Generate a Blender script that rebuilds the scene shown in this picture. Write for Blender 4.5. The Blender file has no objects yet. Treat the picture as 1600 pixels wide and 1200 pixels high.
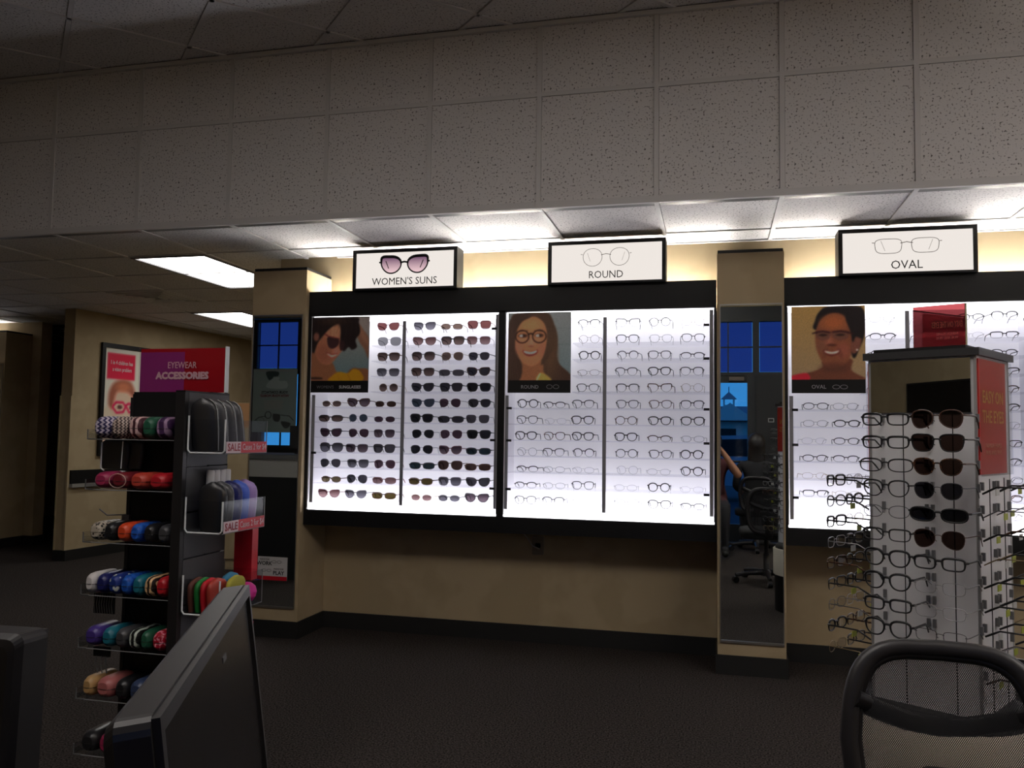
import bpy, bmesh, math, random
import numpy as np
from mathutils import Vector, Matrix
random.seed(11)
sc = bpy.context.scene
C = sc.collection
PI = math.pi

# ------------------------------------------------------------------ camera
CAM_H = 1.29
F_PX, YAW, PITCH, ROLL = 1295.0, .2402, .0617, .0138
_cy, _sy = math.cos(YAW), math.sin(YAW)
_fwd = Vector((-_sy*math.cos(PITCH), _cy*math.cos(PITCH), math.sin(PITCH)))
_rt = Vector((_cy, _sy, 0)); _up = _rt.cross(_fwd)
_r2 = math.cos(ROLL)*_rt + math.sin(ROLL)*_up
_u2 = -math.sin(ROLL)*_rt + math.cos(ROLL)*_up
cam = bpy.data.cameras.new('camera'); cam_o = bpy.data.objects.new('camera', cam); C.objects.link(cam_o)
cam.sensor_width = 36; cam.lens = F_PX/1600*36; cam.clip_start = .02; cam.clip_end = 300
M3 = Matrix((_r2, _u2, -_fwd)).transposed()
cam_o.matrix_world = Matrix.Translation((0, 0, CAM_H)) @ M3.to_4x4()
sc.camera = cam_o

# ------------------------------------------------------------------ world: dusk sky
w = bpy.data.worlds.new('dusk_sky'); sc.world = w; w.use_nodes = True
nt = w.node_tree; nt.nodes.clear()
_o = nt.nodes.new('ShaderNodeOutputWorld'); _b = nt.nodes.new('ShaderNodeBackground')
_g = nt.nodes.new('ShaderNodeTexCoord'); _s = nt.nodes.new('ShaderNodeSeparateXYZ'); _r = nt.nodes.new('ShaderNodeValToRGB')
nt.links.new(_g.outputs['Generated'], _s.inputs[0]); nt.links.new(_s.outputs['Z'], _r.inputs[0])
_r.color_ramp.elements[0].color = (.05, .33, .85, 1); _r.color_ramp.elements[0].position = .0
_r.color_ramp.elements[1].color = (.015, .07, .30, 1); _r.color_ramp.elements[1].position = .7
nt.links.new(_r.outputs[0], _b.inputs[0]); _b.inputs[1].default_value = .95
nt.links.new(_b.outputs[0], _o.inputs[0])

# ------------------------------------------------------------------ exposure and light levels (all real lamps of the shop)
vs = sc.view_settings
vs.view_transform = 'Standard'; vs.look = 'None'; vs.gamma = 1; vs.use_curve_mapping = False
vs.exposure = 0.0
L_CASE = 5.2       # diffusers inside the wall cases
L_BACK = .20       # backlit white panels behind the shelves
L_COVE = 115.0       # strip lights on top of the cases
L_TROFFER = 8.0    # ceiling lights under the low ceiling
L_HIGH = 12.0       # ceiling lights in the high ceiling behind the camera
L_SIGN = .86       # lightbox signs
try:
    sc.cycles.use_denoising = True
    sc.cycles.transparent_max_bounces = 48
    sc.cycles.max_bounces = 10
    sc.cycles.diffuse_bounces = 5
    sc.cycles.glossy_bounces = 5
    sc.cycles.sample_clamp_indirect = 4
    sc.cycles.caustics_reflective = False
    sc.cycles.caustics_refractive = False
except Exception:
    pass

# ------------------------------------------------------------------ helpers
def lin(*c):
    if len(c) == 1: c = c[0]
    return tuple(((x/255)/12.92 if x/255 <= .04045 else ((x/255+.055)/1.055)**2.4) for x in c)

MATS = {}
def mat(name, color, rough=.5, metal=0., spec=.5, emit=None, strength=0.):
    if name in MATS: return MATS[name]
    m = bpy.data.materials.new(name); m.use_nodes = True
    b = m.node_tree.nodes['Principled BSDF']
    b.inputs['Base Color'].default_value = (*color, 1)
    b.inputs['Roughness'].default_value = rough
    b.inputs['Metallic'].default_value = metal
    b.inputs['Specular IOR Level'].default_value = spec
    if emit:
        b.inputs['Emission Color'].default_value = (*emit, 1); b.inputs['Emission Strength'].default_value = strength
    MATS[name] = m; return m

def lamp_mat(name, color, strength):
    m = bpy.data.materials.new(name); m.use_nodes = True; n = m.node_tree; n.nodes.clear()
    o = n.nodes.new('ShaderNodeOutputMaterial'); e = n.nodes.new('ShaderNodeEmission')
    e.inputs[0].default_value = (*color, 1); e.inputs[1].default_value = strength
    n.links.new(e.outputs[0], o.inputs[0]); MATS[name] = m; return m

def clear_mat(name, tint, gloss=.08, rough=.03, gradient=None):
    """thin clear plastic or lens: transparent body with a facing-dependent sheen; gradient = (z low, z high, tint at low)"""
    m = bpy.data.materials.new(name); m.use_nodes = True; n = m.node_tree; n.nodes.clear()
    o = n.nodes.new('ShaderNodeOutputMaterial'); t = n.nodes.new('ShaderNodeBsdfTransparent'); g = n.nodes.new('ShaderNodeBsdfGlossy')
    mx = n.nodes.new('ShaderNodeMixShader'); fr = n.nodes.new('ShaderNodeFresnel'); fr.inputs[0].default_value = 1.45
    mul = n.nodes.new('ShaderNodeMath'); mul.operation = 'MULTIPLY_ADD'; mul.use_clamp = True
    mul.inputs[1].default_value = gloss*6; mul.inputs[2].default_value = 0
    n.links.new(fr.outputs[0], mul.inputs[0]); n.links.new(mul.outputs[0], mx.inputs[0])
    t.inputs[0].default_value = (*tint, 1); g.inputs['Roughness'].default_value = rough
    if gradient:
        z0, z1, t0 = gradient
        tc = n.nodes.new('ShaderNodeTexCoord'); sp = n.nodes.new('ShaderNodeSeparateXYZ'); mr = n.nodes.new('ShaderNodeMapRange')
        mr.inputs[1].default_value = z0; mr.inputs[2].default_value = z1
        mc = n.nodes.new('ShaderNodeMix'); mc.data_type = 'RGBA'
        n.links.new(tc.outputs['Object'], sp.inputs[0]); n.links.new(sp.outputs['Z'], mr.inputs[0])
        n.links.new(mr.outputs[0], mc.inputs[0]); mc.inputs[6].default_value = (*t0, 1); mc.inputs[7].default_value = (*tint, 1)
        n.links.new(mc.outputs[2], t.inputs[0])
    n.links.new(t.outputs[0], mx.inputs[1]); n.links.new(g.outputs[0], mx.inputs[2]); n.links.new(mx.outputs[0], o.inputs[0])
    MATS[name] = m; return m

def tex_mat(name, kind, cols, scale=10., rough=.6, thr=(.45, .55), bump=0., coord='Object', stretch=(1, 1, 1), spec=.3):
    """two-colour procedural print: noise, voronoi, zigzag, speckle, stripes"""
    m = bpy.data.materials.new(name); m.use_nodes = True; n = m.node_tree; b = n.nodes['Principled BSDF']
    b.inputs['Roughness'].default_value = rough; b.inputs['Specular IOR Level'].default_value = spec
    tc = n.nodes.new('ShaderNodeTexCoord'); mp = n.nodes.new('ShaderNodeMapping'); mp.inputs['Scale'].default_value = stretch
    n.links.new(tc.outputs[coord], mp.inputs[0])
    r = n.nodes.new('ShaderNodeValToRGB')
    r.color_ramp.elements[0].position = thr[0]; r.color_ramp.elements[1].position = thr[1]
    r.color_ramp.elements[0].color = (*cols[0], 1); r.color_ramp.elements[1].color = (*cols[1], 1)
    if kind in ('noise', 'speckle'):
        t = n.nodes.new('ShaderNodeTexNoise'); t.inputs['Scale'].default_value = scale
        t.inputs['Detail'].default_value = 3 if kind == 'noise' else 1.5
        n.links.new(mp.outputs[0], t.inputs['Vector']); fac = t.outputs[0]
    elif kind == 'voronoi':
        t = n.nodes.new('ShaderNodeTexVoronoi'); t.inputs['Scale'].default_value = scale
        n.links.new(mp.outputs[0], t.inputs['Vector']); fac = t.outputs['Distance']
    elif kind == 'stripes':
        t = n.nodes.new('ShaderNodeTexWave'); t.inputs['Scale'].default_value = scale; t.inputs['Distortion'].default_value = 6; t.inputs['Detail'].default_value = 1.5
        n.links.new(mp.outputs[0], t.inputs['Vector']); fac = t.outputs['Fac']
    elif kind == 'zigzag':
        sp = n.nodes.new('ShaderNodeSeparateXYZ'); n.links.new(mp.outputs[0], sp.inputs[0])
        pp = n.nodes.new('ShaderNodeMath'); pp.operation = 'PINGPONG'; pp.inputs[1].default_value = .5
        ml = n.nodes.new('ShaderNodeMath'); ml.operation = 'MULTIPLY'; ml.inputs[1].default_value = scale*1.6
        n.links.new(sp.outputs['Z'], ml.inputs[0]); n.links.new(ml.outputs[0], pp.inputs[0])
        m2 = n.nodes.new('ShaderNodeMath'); m2.operation = 'MULTIPLY'; m2.inputs[1].default_value = scale
        sm = n.nodes.new('ShaderNodeMath'); sm.operation = 'ADD'; n.links.new(sp.outputs['X'], sm.inputs[0]); n.links.new(sp.outputs['Y'], sm.inputs[1])
        n.links.new(sm.outputs[0], m2.inputs[0])
        ad = n.nodes.new('ShaderNodeMath'); ad.operation = 'ADD'; n.links.new(pp.outputs[0], ad.inputs[0]); n.links.new(m2.outputs[0], ad.inputs[1])
        fr = n.nodes.new('ShaderNodeMath'); fr.operation = 'PINGPONG'; fr.inputs[1].default_value = .5; n.links.new(ad.outputs[0], fr.inputs[0])
        m3 = n.nodes.new('ShaderNodeMath'); m3.operation = 'MULTIPLY'; m3.inputs[1].default_value = 2; n.links.new(fr.outputs[0], m3.inputs[0])
        fac = m3.outputs[0]
    n.links.new(fac, r.inputs[0]); n.links.new(r.outputs[0], b.inputs['Base Color'])
    if bump:
        bp = n.nodes.new('ShaderNodeBump'); bp.inputs['Strength'].default_value = bump; bp.inputs['Distance'].default_value = .004
        n.links.new(fac, bp.inputs['Height']); n.links.new(bp.outputs[0], b.inputs['Normal'])
    MATS[name] = m; return m

class MB:
    def __init__(s): s.v, s.f, s.m, s.s = [], [], [], []
    def add(s, vs, fs, mi=0, smooth=False):
        k = len(s.v); s.v += [tuple(p) for p in vs]
        for f in fs: s.f.append([k+i for i in f]); s.m.append(mi); s.s.append(smooth)
        return s
    def box(s, x0, x1, y0, y1, z0, z1, mi=0):
        return s.add([(x0,y0,z0),(x1,y0,z0),(x1,y1,z0),(x0,y1,z0),(x0,y0,z1),(x1,y0,z1),(x1,y1,z1),(x0,y1,z1)],
                     [(0,3,2,1),(4,5,6,7),(0,1,5,4),(1,2,6,5),(2,3,7,6),(3,0,4,7)], mi)
    def prism(s, poly, a0, a1, plane='xz', mi=0, smooth=False):
        n = len(poly)
        def P(p, a): return {'xz': (p[0], a, p[1]), 'xy': (p[0], p[1], a), 'yz': (a, p[0], p[1])}[plane]
        vs = [P(p, a0) for p in poly] + [P(p, a1) for p in poly]
        s.add(vs, [tuple(range(n-1, -1, -1)), tuple(range(n, 2*n))], mi)
        k = len(s.v) - 2*n
        for i in range(n):
            j = (i+1) % n; s.f.append([k+i, k+j, k+n+j, k+n+i]); s.m.append(mi); s.s.append(smooth)
        return s
    def tube(s, pts, r, n=6, closed=False, mi=0, flat=(1, 1)):
        pts = [Vector(p) for p in pts]; N = len(pts)
        rr = r if isinstance(r, (list, tuple)) else [r]*N
        ref = Vector((0, 1, 0)); rings = []
        for i, p in enumerate(pts):
            a = pts[(i-1) % N] if (closed or i > 0) else p
            b = pts[(i+1) % N] if (closed or i < N-1) else p
            t = (b-a).normalized()
            u = t.cross(ref)
            if u.length < .05: u = t.cross(Vector((0, 0, 1)))
            if u.length < .05: u = t.cross(Vector((1, 0, 0)))
            u.normalize(); v = t.cross(u).normalized()
            rings.append([p + (u*math.cos(2*PI*k/n)*flat[0] + v*math.sin(2*PI*k/n)*flat[1])*rr[i] for k in range(n)])
        vs = [q for ring in rings for q in ring]; fs = []
        for i in range(N if closed else N-1):
            j = (i+1) % N
            for k in range(n): fs.append((i*n+k, i*n+(k+1) % n, j*n+(k+1) % n, j*n+k))
        s.add(vs, fs, mi, True)
        if not closed:
            s.add(rings[0], [tuple(range(n))], mi); s.add(rings[-1], [tuple(range(n-1, -1, -1))], mi)
        return s
    def lathe(s, prof, n=24, c=(0, 0), mi=0, smooth=True):
        vs = [(c[0]+r*math.cos(2*PI*k/n), c[1]+r*math.sin(2*PI*k/n), z) for r, z in prof for k in range(n)]
        fs = []
        for i in range(len(prof)-1):
            for k in range(n): fs.append((i*n+k, i*n+(k+1) % n, (i+1)*n+(k+1) % n, (i+1)*n+k))
        s.add(vs, fs, mi, smooth)
        s.add(vs[:n], [tuple(range(n-1, -1, -1))], mi); s.add(vs[-n:], [tuple(range(n))], mi)
        return s
    def loft(s, rings, mi=0, smooth=True, caps=True):
        n = len(rings[0]); vs = [p for r in rings for p in r]; fs = []
        for i in range(len(rings)-1):
            for k in range(n): fs.append((i*n+k, i*n+(k+1) % n, (i+1)*n+(k+1) % n, (i+1)*n+k))
        s.add(vs, fs, mi, smooth)
        if caps: s.add(rings[0], [tuple(range(n-1, -1, -1))], mi); s.add(rings[-1], [tuple(range(n))], mi)
        return s
    def mesh(s, name, mats):
        me = bpy.data.meshes.new(name); me.from_pydata([tuple(p) for p in s.v], [], s.f)
        for m in (mats if isinstance(mats, (list, tuple)) else [mats]): me.materials.append(m)
        me.polygons.foreach_set('material_index', s.m); me.polygons.foreach_set('use_smooth', s.s)
        me.update(); return me
    def build(s, name, mats, parent=None, loc=(0, 0, 0), rz=0., at=None):
        """at: parent's location when the shape was written in world coordinates"""
        if at: s.v = [(p[0]-at[0], p[1]-at[1], p[2]-at[2]) for p in s.v]
        o = bpy.data.objects.new(name, s.mesh(name, mats)); C.objects.link(o)
        o.location = loc; o.rotation_euler = (0, 0, rz)
        if parent: o.parent = parent
        return o

def tag(o, label=None, cat=None, group=None, kind=None):
    if label: o['label'] = label
    if cat: o['category'] = cat
    if group: o['group'] = group
    if kind: o['kind'] = kind
    return o
def thing(name, label, cat, loc=(0, 0, 0), rz=0., group=None):
    o = bpy.data.objects.new(name, None); C.objects.link(o); o.empty_display_size = .05
    o.location = loc; o.rotation_euler = (0, 0, rz); return tag(o, label, cat, group)
def struct(name, mb, m, parent=None, **k):
    o = mb.build(name, m, parent, **k)
    if not parent: o['kind'] = 'structure'
    return o
def inst(name, me, parent=None, loc=(0, 0, 0), rot=(0, 0, 0), m=None, scale=None):
    o = bpy.data.objects.new(name, me); C.objects.link(o); o.location = loc; o.rotation_euler = rot
    if parent: o.parent = parent
    if scale: o.scale = scale
    if m:
        o.material_slots[0].link = 'OBJECT'; o.material_slots[0].material = m
    return o
def rrect(w, h, r, n=5, cx=0, cz=0):
    p = []
    for (sx, sz, a0) in ((1, -1, -PI/2), (1, 1, 0), (-1, 1, PI/2), (-1, -1, PI)):
        for k in range(n+1):
            a = a0 + PI/2*k/n
            p.append((cx + sx*(w/2-r) + r*math.cos(a), cz + sz*(h/2-r) + r*math.sin(a)))
    return p
def text(s, size, m, parent, loc, rz=0., bold=0., align='CENTER', name='lettering', flip=False, width=None, rx=PI/2, shear=0.):
    cu = bpy.data.curves.new(name, 'FONT'); cu.body = s; cu.size = size; cu.align_x = align; cu.align_y = 'CENTER'
    cu.extrude = 0 if bold > 0 else .0004; cu.resolution_u = 2; cu.shear = shear
    t = bpy.data.objects.new(name, cu); C.objects.link(t)
    me = bpy.data.meshes.new_from_object(t.evaluated_get(bpy.context.evaluated_depsgraph_get()))
    bpy.data.objects.remove(t); me.name = name; me.materials.clear(); me.materials.append(m)
    if width and me.vertices:
        xs = [v.co.x for v in me.vertices]; k = width/(max(xs)-min(xs)); c = (max(xs)+min(xs))/2
        for v in me.vertices: v.co.x = (v.co.x - c)*k
    if bold > 0 and me.vertices:          # heavier strokes: the glyphs repeated with small shifts
        V = [tuple(v.co) for v in me.vertices]; Fc = [tuple(p.vertices) for p in me.polygons]; n = len(V); vv, ff = [], []
        for i in range(9):
            dx, dy = (0, 0) if i == 8 else (bold*math.cos(i*PI/4), bold*math.sin(i*PI/4))
            vv += [(a+dx, b+dy, c+i*.00008) for a, b, c in V]; ff += [tuple(q+i*n for q in f) for f in Fc]
        me = bpy.data.meshes.new(name); me.from_pydata(vv, [], ff); me.materials.append(m)
    o = bpy.data.objects.new(name, me); C.objects.link(o)
    o.rotation_euler = (rx, 0, rz + (PI if flip else 0)); o.location = loc
    if parent: o.parent = parent
    return o

# ------------------------------------------------------------------ printed pictures (vertex coloured grids)
class Paint:
    def __init__(s, w, h, box):
        s.w, s.h = w, h; x0, y0, x1, y1 = box
        s.X, s.Y = np.meshgrid(np.linspace(x0, x1, w), np.linspace(y0, y1, h)); s.a = np.zeros((h, w, 3))
    def mix(s, mask, c):
        c = np.array(c, float); s.a = s.a*(1-mask[..., None]) + c*mask[..., None]; return s
    def fill(s, c0, c1=None):
        t = ((s.Y-s.Y.min())/(s.Y.max()-s.Y.min()))[..., None]
        s.a = np.array(c0, float)*(1-t) + np.array(c1 or c0, float)*t; return s
    def ell(s, cx, cy, rx, ry, c, soft=.15, rot=0., alpha=1.):
        a = math.radians(rot); dx, dy = s.X-cx, s.Y-cy
        u = (dx*math.cos(a)+dy*math.sin(a))/rx; v = (-dx*math.sin(a)+dy*math.cos(a))/ry
        d = np.sqrt(u*u+v*v); return s.mix(np.clip((1+soft/2-d)/soft, 0, 1)*alpha, c)
    def _sdf(s, P):
        d = np.full(s.X.shape, 1e9); ins = np.zeros(s.X.shape, bool); n = len(P)
        for i in range(n):
            (ax, ay), (bx, by) = P[i], P[(i+1) % n]
            ex, ey = bx-ax, by-ay; l = ex*ex+ey*ey or 1e-9
            t = np.clip(((s.X-ax)*ex+(s.Y-ay)*ey)/l, 0, 1)
            d = np.minimum(d, np.hypot(s.X-ax-t*ex, s.Y-ay-t*ey))
            if ay != by: ins ^= ((ay > s.Y) != (by > s.Y)) & (s.X < (bx-ax)*(s.Y-ay)/(by-ay)+ax)
        return np.where(ins, -d, d)
    @staticmethod
    def smooth(P, k=4):
        n = len(P); out = []
        for i in range(n):
            p0, p1, p2, p3 = [np.array(P[(i+j-1) % n], float) for j in range(4)]
            for q in range(k):
                t = q/k; out.append(tuple(.5*((2*p1)+(p2-p0)*t+(2*p0-5*p1+4*p2-p3)*t*t+(-p0+3*p1-3*p2+p3)*t**3)))
        return out
    def poly(s, P, c, soft=14., alpha=1., sm=True):
        d = s._sdf(s.smooth(P) if sm else P); return s.mix(np.clip(.5-d/soft, 0, 1)*alpha, c)
    def blur(s, k=1):
        for _ in range(k):
            for ax in (0, 1):
                a = np.concatenate([np.take(s.a, [0], ax), s.a, np.take(s.a, [-1], ax)], ax); n = s.a.shape[ax]
                s.a = .25*np.take(a, range(0, n), ax) + .5*np.take(a, range(1, n+1), ax) + .25*np.take(a, range(2, n+2), ax)
        return s
    def grain(s, amt, seed=1, sx=1, sy=1):
        r = np.random.RandomState(seed).normal(0, 1, (s.h//sy+2, s.w//sx+2)); r = np.repeat(np.repeat(r, sy, 0), sx, 1)[:s.h, :s.w]
        s.a = np.clip(s.a*(1+amt*r[..., None]), 0, 255); return s
    def line(s, P, wd, c, soft=8., alpha=1.):
        d = np.full(s.X.shape, 1e9)
        for (ax, ay), (bx, by) in zip(P[:-1], P[1:]):
            ex, ey = bx-ax, by-ay; l = ex*ex+ey*ey or 1e-9
            t = np.clip(((s.X-ax)*ex+(s.Y-ay)*ey)/l, 0, 1); d = np.minimum(d, np.hypot(s.X-ax-t*ex, s.Y-ay-t*ey))
        return s.mix(np.clip(.5-(d-wd/2)/soft, 0, 1)*alpha, c)
def print_mat():
    if 'printed_paper' in MATS: return MATS['printed_paper']
    m = bpy.data.materials.new('printed_paper'); m.use_nodes = True; n = m.node_tree; b = n.nodes['Principled BSDF']
    a = n.nodes.new('ShaderNodeAttribute'); a.attribute_name = 'print'; n.links.new(a.outputs['Color'], b.inputs['Base Color'])
    b.inputs['Roughness'].default_value = .45; b.inputs['Specular IOR Level'].default_value = .25
    MATS['printed_paper'] = m; return m
def picture(pt, W, H, parent, loc, rz=0., gain=5., name='printed_picture'):
    h, w_ = pt.h, pt.w
    xs, zs = np.meshgrid(np.linspace(-W/2, W/2, w_), np.linspace(H/2, -H/2, h))
    v = np.stack([xs, np.zeros_like(xs), zs], -1).reshape(-1, 3)
    idx = np.arange(h*w_).reshape(h, w_)
    f = np.stack([idx[1:, :-1], idx[1:, 1:], idx[:-1, 1:], idx[:-1, :-1]], -1).reshape(-1, 4)
    me = bpy.data.meshes.new(name); me.from_pydata(v.tolist(), [], f.tolist())
    c = np.clip(pt.a/255, 0, 1); c = np.where(c <= .04045, c/12.92, ((c+.055)/1.055)**2.4)*gain
    c = np.clip(c, .004, .85).reshape(-1, 3)
    at = me.color_attributes.new('print', 'FLOAT_COLOR', 'POINT')
    at.data.foreach_set('color', np.concatenate([c, np.ones((len(c), 1))], 1).astype(np.float32).ravel())
    me.materials.append(print_mat())
    o = bpy.data.objects.new(name, me); C.objects.link(o); o.location = loc; o.rotation_euler = (0, 0, rz); o.parent = parent
    return o

# ------------------------------------------------------------------ materials
M_cream = tex_mat('cream_wall_paint', 'noise', (lin(171, 153, 121), lin(179, 161, 129)), 3., .85)
M_black = mat('black_laminate', (.006, .006, .0065), .5, 0, .3)
M_blackmatte = mat('black_vinyl_baseboard', (.01, .01, .01), .6)
M_white = mat('white_case_lining', (.80, .79, .82), .55)
M_grid = mat('white_grid_metal', (.62, .60, .585), .5)
M_trim = mat('brushed_trim', (.45, .43, .38), .35, .9)
M_mirror = mat('mirror_glass', (.80, .84, .82), .0, 1.)
M_dkgrey = mat('dark_grey_metal', (.10, .10, .105), .4, .3)
M_alum = mat('grey_standard_metal', (.26, .26, .28), .5, .2)
M_acryl = clear_mat('clear_acrylic', (.93, .94, .95), .035)
M_shelf = clear_mat('clear_shelf_acrylic', (.955, .955, .97), .05)
M_bin = clear_mat('dull_clear_acrylic', (.93, .94, .95), .010, .15)
M_acedge = mat('frosted_acrylic_edge', (.62, .64, .66), .3)
M_blackplastic = mat('black_plastic', (.012, .011, .012), .35)
M_softblack = mat('soft_black_fabric', (.01, .01, .011), .8)
M_lcase = lamp_mat('case_light_diffuser', (.95, .94, 1.0), L_CASE); M_lcase2 = lamp_mat('case_floor_diffuser', (.95, .94, 1.0), L_CASE*1.5)
M_backlit = mat('backlit_case_panel', (.80, .79, .82), .55, 0, .5, (.95, .93, 1.0), L_BACK)
M_lcove = lamp_mat('cove_strip_light', (1.0, .97, .92), L_COVE)
M_ltrof = lamp_mat('troffer_diffuser', (1.0, .97, .93), L_TROFFER)
M_lhigh = lamp_mat('high_troffer_diffuser', (1.0, .93, .88), L_HIGH)
M_sign = lamp_mat('lit_sign_panel', (1.0, .93, .87), L_SIGN)
M_ink = mat('black_ink', (.008, .008, .009), .6)
M_tile = tex_mat('mineral_fibre_tile', 'speckle', ((.13, .12, .115), (.70, .675, .66)), 95., .9, (.31, .41), .15)
# ================================================================== THE SETTING
Z_LOW, Z_HIGH, Y_BULK, Y_WALL, Y_FRONT = 2.483, 3.482, 4.187, 5.16, -1.2
X_LEFT, X_RIGHT, Y_FAR = -9.6, 4.4, 10.6
PITCH_T = .6115; XK = lambda k: .325 + PITCH_T*k

M_carpet = tex_mat('charcoal_loop_carpet', 'noise', (lin(22, 19, 18), lin(78, 72, 69)), 130., .95, (.36, .66), .6, spec=.05)
struct('floor', MB().box(X_LEFT, X_RIGHT, Y_FRONT, Y_FAR, -.1, 0), M_carpet)
# display wall and the walls that close the shop
struct('wall_back', MB().box(-2.93, X_RIGHT, Y_WALL, Y_WALL+.12, 0, Z_LOW+.1), M_cream)
struct('wall_return', MB().box(-2.95, -2.83, Y_WALL+.12, Y_FAR, 0, Z_LOW+.1), M_cream)
struct('wall_far', MB().box(X_LEFT, -2.83, Y_FAR, Y_FAR+.12, 0, Z_LOW+.1), M_cream)
struct('wall_left', MB().box(X_LEFT-.12, X_LEFT, Y_FRONT, Y_FAR, 0, 3.6), M_cream)
struct('wall_right', MB().box(X_RIGHT, X_RIGHT+.12, Y_FRONT, Y_WALL+.12, 0, 3.6), M_cream)
struct('baseboard_back', MB().box(-2.54, .02, Y_WALL-.012, Y_WALL, 0, .104).box(.38, X_RIGHT, Y_WALL-.012, Y_WALL, 0, .104), M_blackmatte)
# wall that carries the children's poster, its end facing the shop
PW = lambda y: -6.18 + .09*(y-6.93)
struct('wall_poster', MB().prism([(PW(6.93), 6.93), (PW(10.6), 10.6), (PW(10.6)-.125, 10.6), (PW(6.93)-.125, 6.93)], 0, Z_LOW+.02, 'xy'), M_cream)
struct('baseboard_poster', MB().prism([(PW(6.93)-.135, 6.918), (PW(6.93)+.012, 6.918), (PW(10.55)+.012, 10.55), (PW(10.55)+.001, 10.55), (PW(6.93)+.001, 6.929), (PW(6.93)-.135, 6.929)], 0, .104, 'xy'), M_blackmatte)
struct('trim_1', MB().prism([(PW(6.945), 6.945), (PW(6.945)+.018, 6.945), (PW(10.5)+.018, 10.5), (PW(10.5), 10.5)], .75, .884, 'xy'), M_black)
struct('trim_2', MB().prism([(PW(6.94), 6.94), (PW(6.94)+.04, 6.94), (PW(10.5)+.04, 10.5), (PW(10.5), 10.5)], .715, .75, 'xy'), mat('grey_ledge', (.28, .27, .25), .5))
struct('trim_3', MB().box(PW(6.93)-.128, PW(6.93)-.118, 6.915, 6.93, .104, 1.62).box(PW(6.93)-.015, PW(6.93)+.004, 6.915, 6.93, .104, 1.62), M_cream)
# far wall with its own column, left of the dark doorway
struct('wall_side', MB().box(X_LEFT, -7.35, 7.75, 7.9, 0, Z_LOW+.02), M_cream)
struct('baseboard_side', MB().box(-7.47, -7.335, 7.735, 7.75, 0, .104).box(-7.335, -7.325, 7.735, 7.9, 0, .104), M_blackmatte)

# low ceiling: slab, hung tiles and grid bars
ceil_low = struct('ceiling_low', MB().box(X_LEFT, X_RIGHT, Y_BULK+.02, Y_FAR, Z_LOW+.03, Z_LOW+.1), M_dkgrey)
YL = [Y_BULK+.02, 4.89] + [4.89+.61*i for i in range(1, 10)]
SKIP = {(-7, 1), (-7, 2), (-9, 5), (-9, 6), (-9, 3)}      # two lights and the air vent
tile_meshes = {}
def tile(parent, x0, x1, y0, y1):
    key = (round(x1-x0, 3), round(y1-y0, 3))
    if key not in tile_meshes:
        a, b = key; tile_meshes[key] = MB().box(-a/2, a/2, -b/2, b/2, 0, .012).mesh('ceiling_tile', M_tile)
    inst('ceiling_tile', tile_meshes[key], parent, ((x0+x1)/2, (y0+y1)/2, Z_LOW+.007))
for k in range(-15, 4):
    for j in range(len(YL)-1):
        x0, x1, y0, y1 = XK(k), XK(k+1), YL[j], YL[j+1]
        if (k, j) in SKIP or (x1 > -2.2 and y0 > Y_WALL): continue
        if x0 > -2.9: y1 = min(y1, Y_WALL)
        if y0 > 7.8 and x1 < -6.1: continue
        tile(ceil_low, x0+.0135, x1-.0135, y0+.0135, y1-.0135)
for k in range(-15, 5):
    x = XK(k); y1 = Y_WALL if x > -2.8 else 10.5
    MB().box(x-.012, x+.012, Y_BULK, y1, Z_LOW, Z_LOW+.02).build('grid_bar', M_grid, ceil_low)
for j, y in enumerate(YL[1:], 1):
    x1 = XK(4) if y < Y_WALL else -2.95
    MB().box(XK(-15), x1, y-.012, y+.012, Z_LOW+.001, Z_LOW+.02).build('grid_bar', M_grid, ceil_low)
MB().box(-2.5, X_RIGHT, Y_WALL-.02, Y_WALL, Z_LOW-.001, Z_LOW+.02).build('wall_angle', M_grid, ceil_low)

# bulkhead: vertical face of tiles between the low and the high ceiling
bulk = struct('wall_bulkhead', MB().box(X_LEFT, X_RIGHT, Y_BULK+.022, Y_BULK+.1, Z_LOW+.005, Z_HIGH+.1), M_dkgrey)
Z_MID = Z_LOW+.608
bt = {}
for k in range(-9, 4):
    for z0, z1 in ((Z_LOW+.0315, Z_MID-.0135), (Z_MID+.0135, Z_HIGH-.024)):
        key = round(z1-z0, 3)
        if key not in bt: bt[key] = MB().box(-(PITCH_T-.027)/2, (PITCH_T-.027)/2, 0, .012, -key/2, key/2).mesh('bulkhead_tile', M_tile)
        inst('bulkhead_tile', bt[key], bulk, ((XK(k)+XK(k+1))/2, Y_BULK+.006 + random.uniform(-.001, .001), (z0+z1)/2))
for k in range(-9, 5):
    MB().box(XK(k)-.012, XK(k)+.012, Y_BULK, Y_BULK+.022, Z_LOW, Z_HIGH).build('grid_bar', M_grid, bulk)
MB().box(XK(-10), XK(4), Y_BULK+.001, Y_BULK+.022, Z_MID-.012, Z_MID+.012).build('grid_bar', M_grid, bulk)
MB().box(X_LEFT, X_RIGHT, Y_BULK-.004, Y_BULK+.022, Z_LOW-.004, Z_LOW+.03).build('corner_bar', M_grid, bulk)
MB().box(X_LEFT, X_RIGHT, Y_BULK-.012, Y_BULK+.02, Z_HIGH-.022, Z_HIGH).build('wall_angle', M_grid, bulk)

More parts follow.
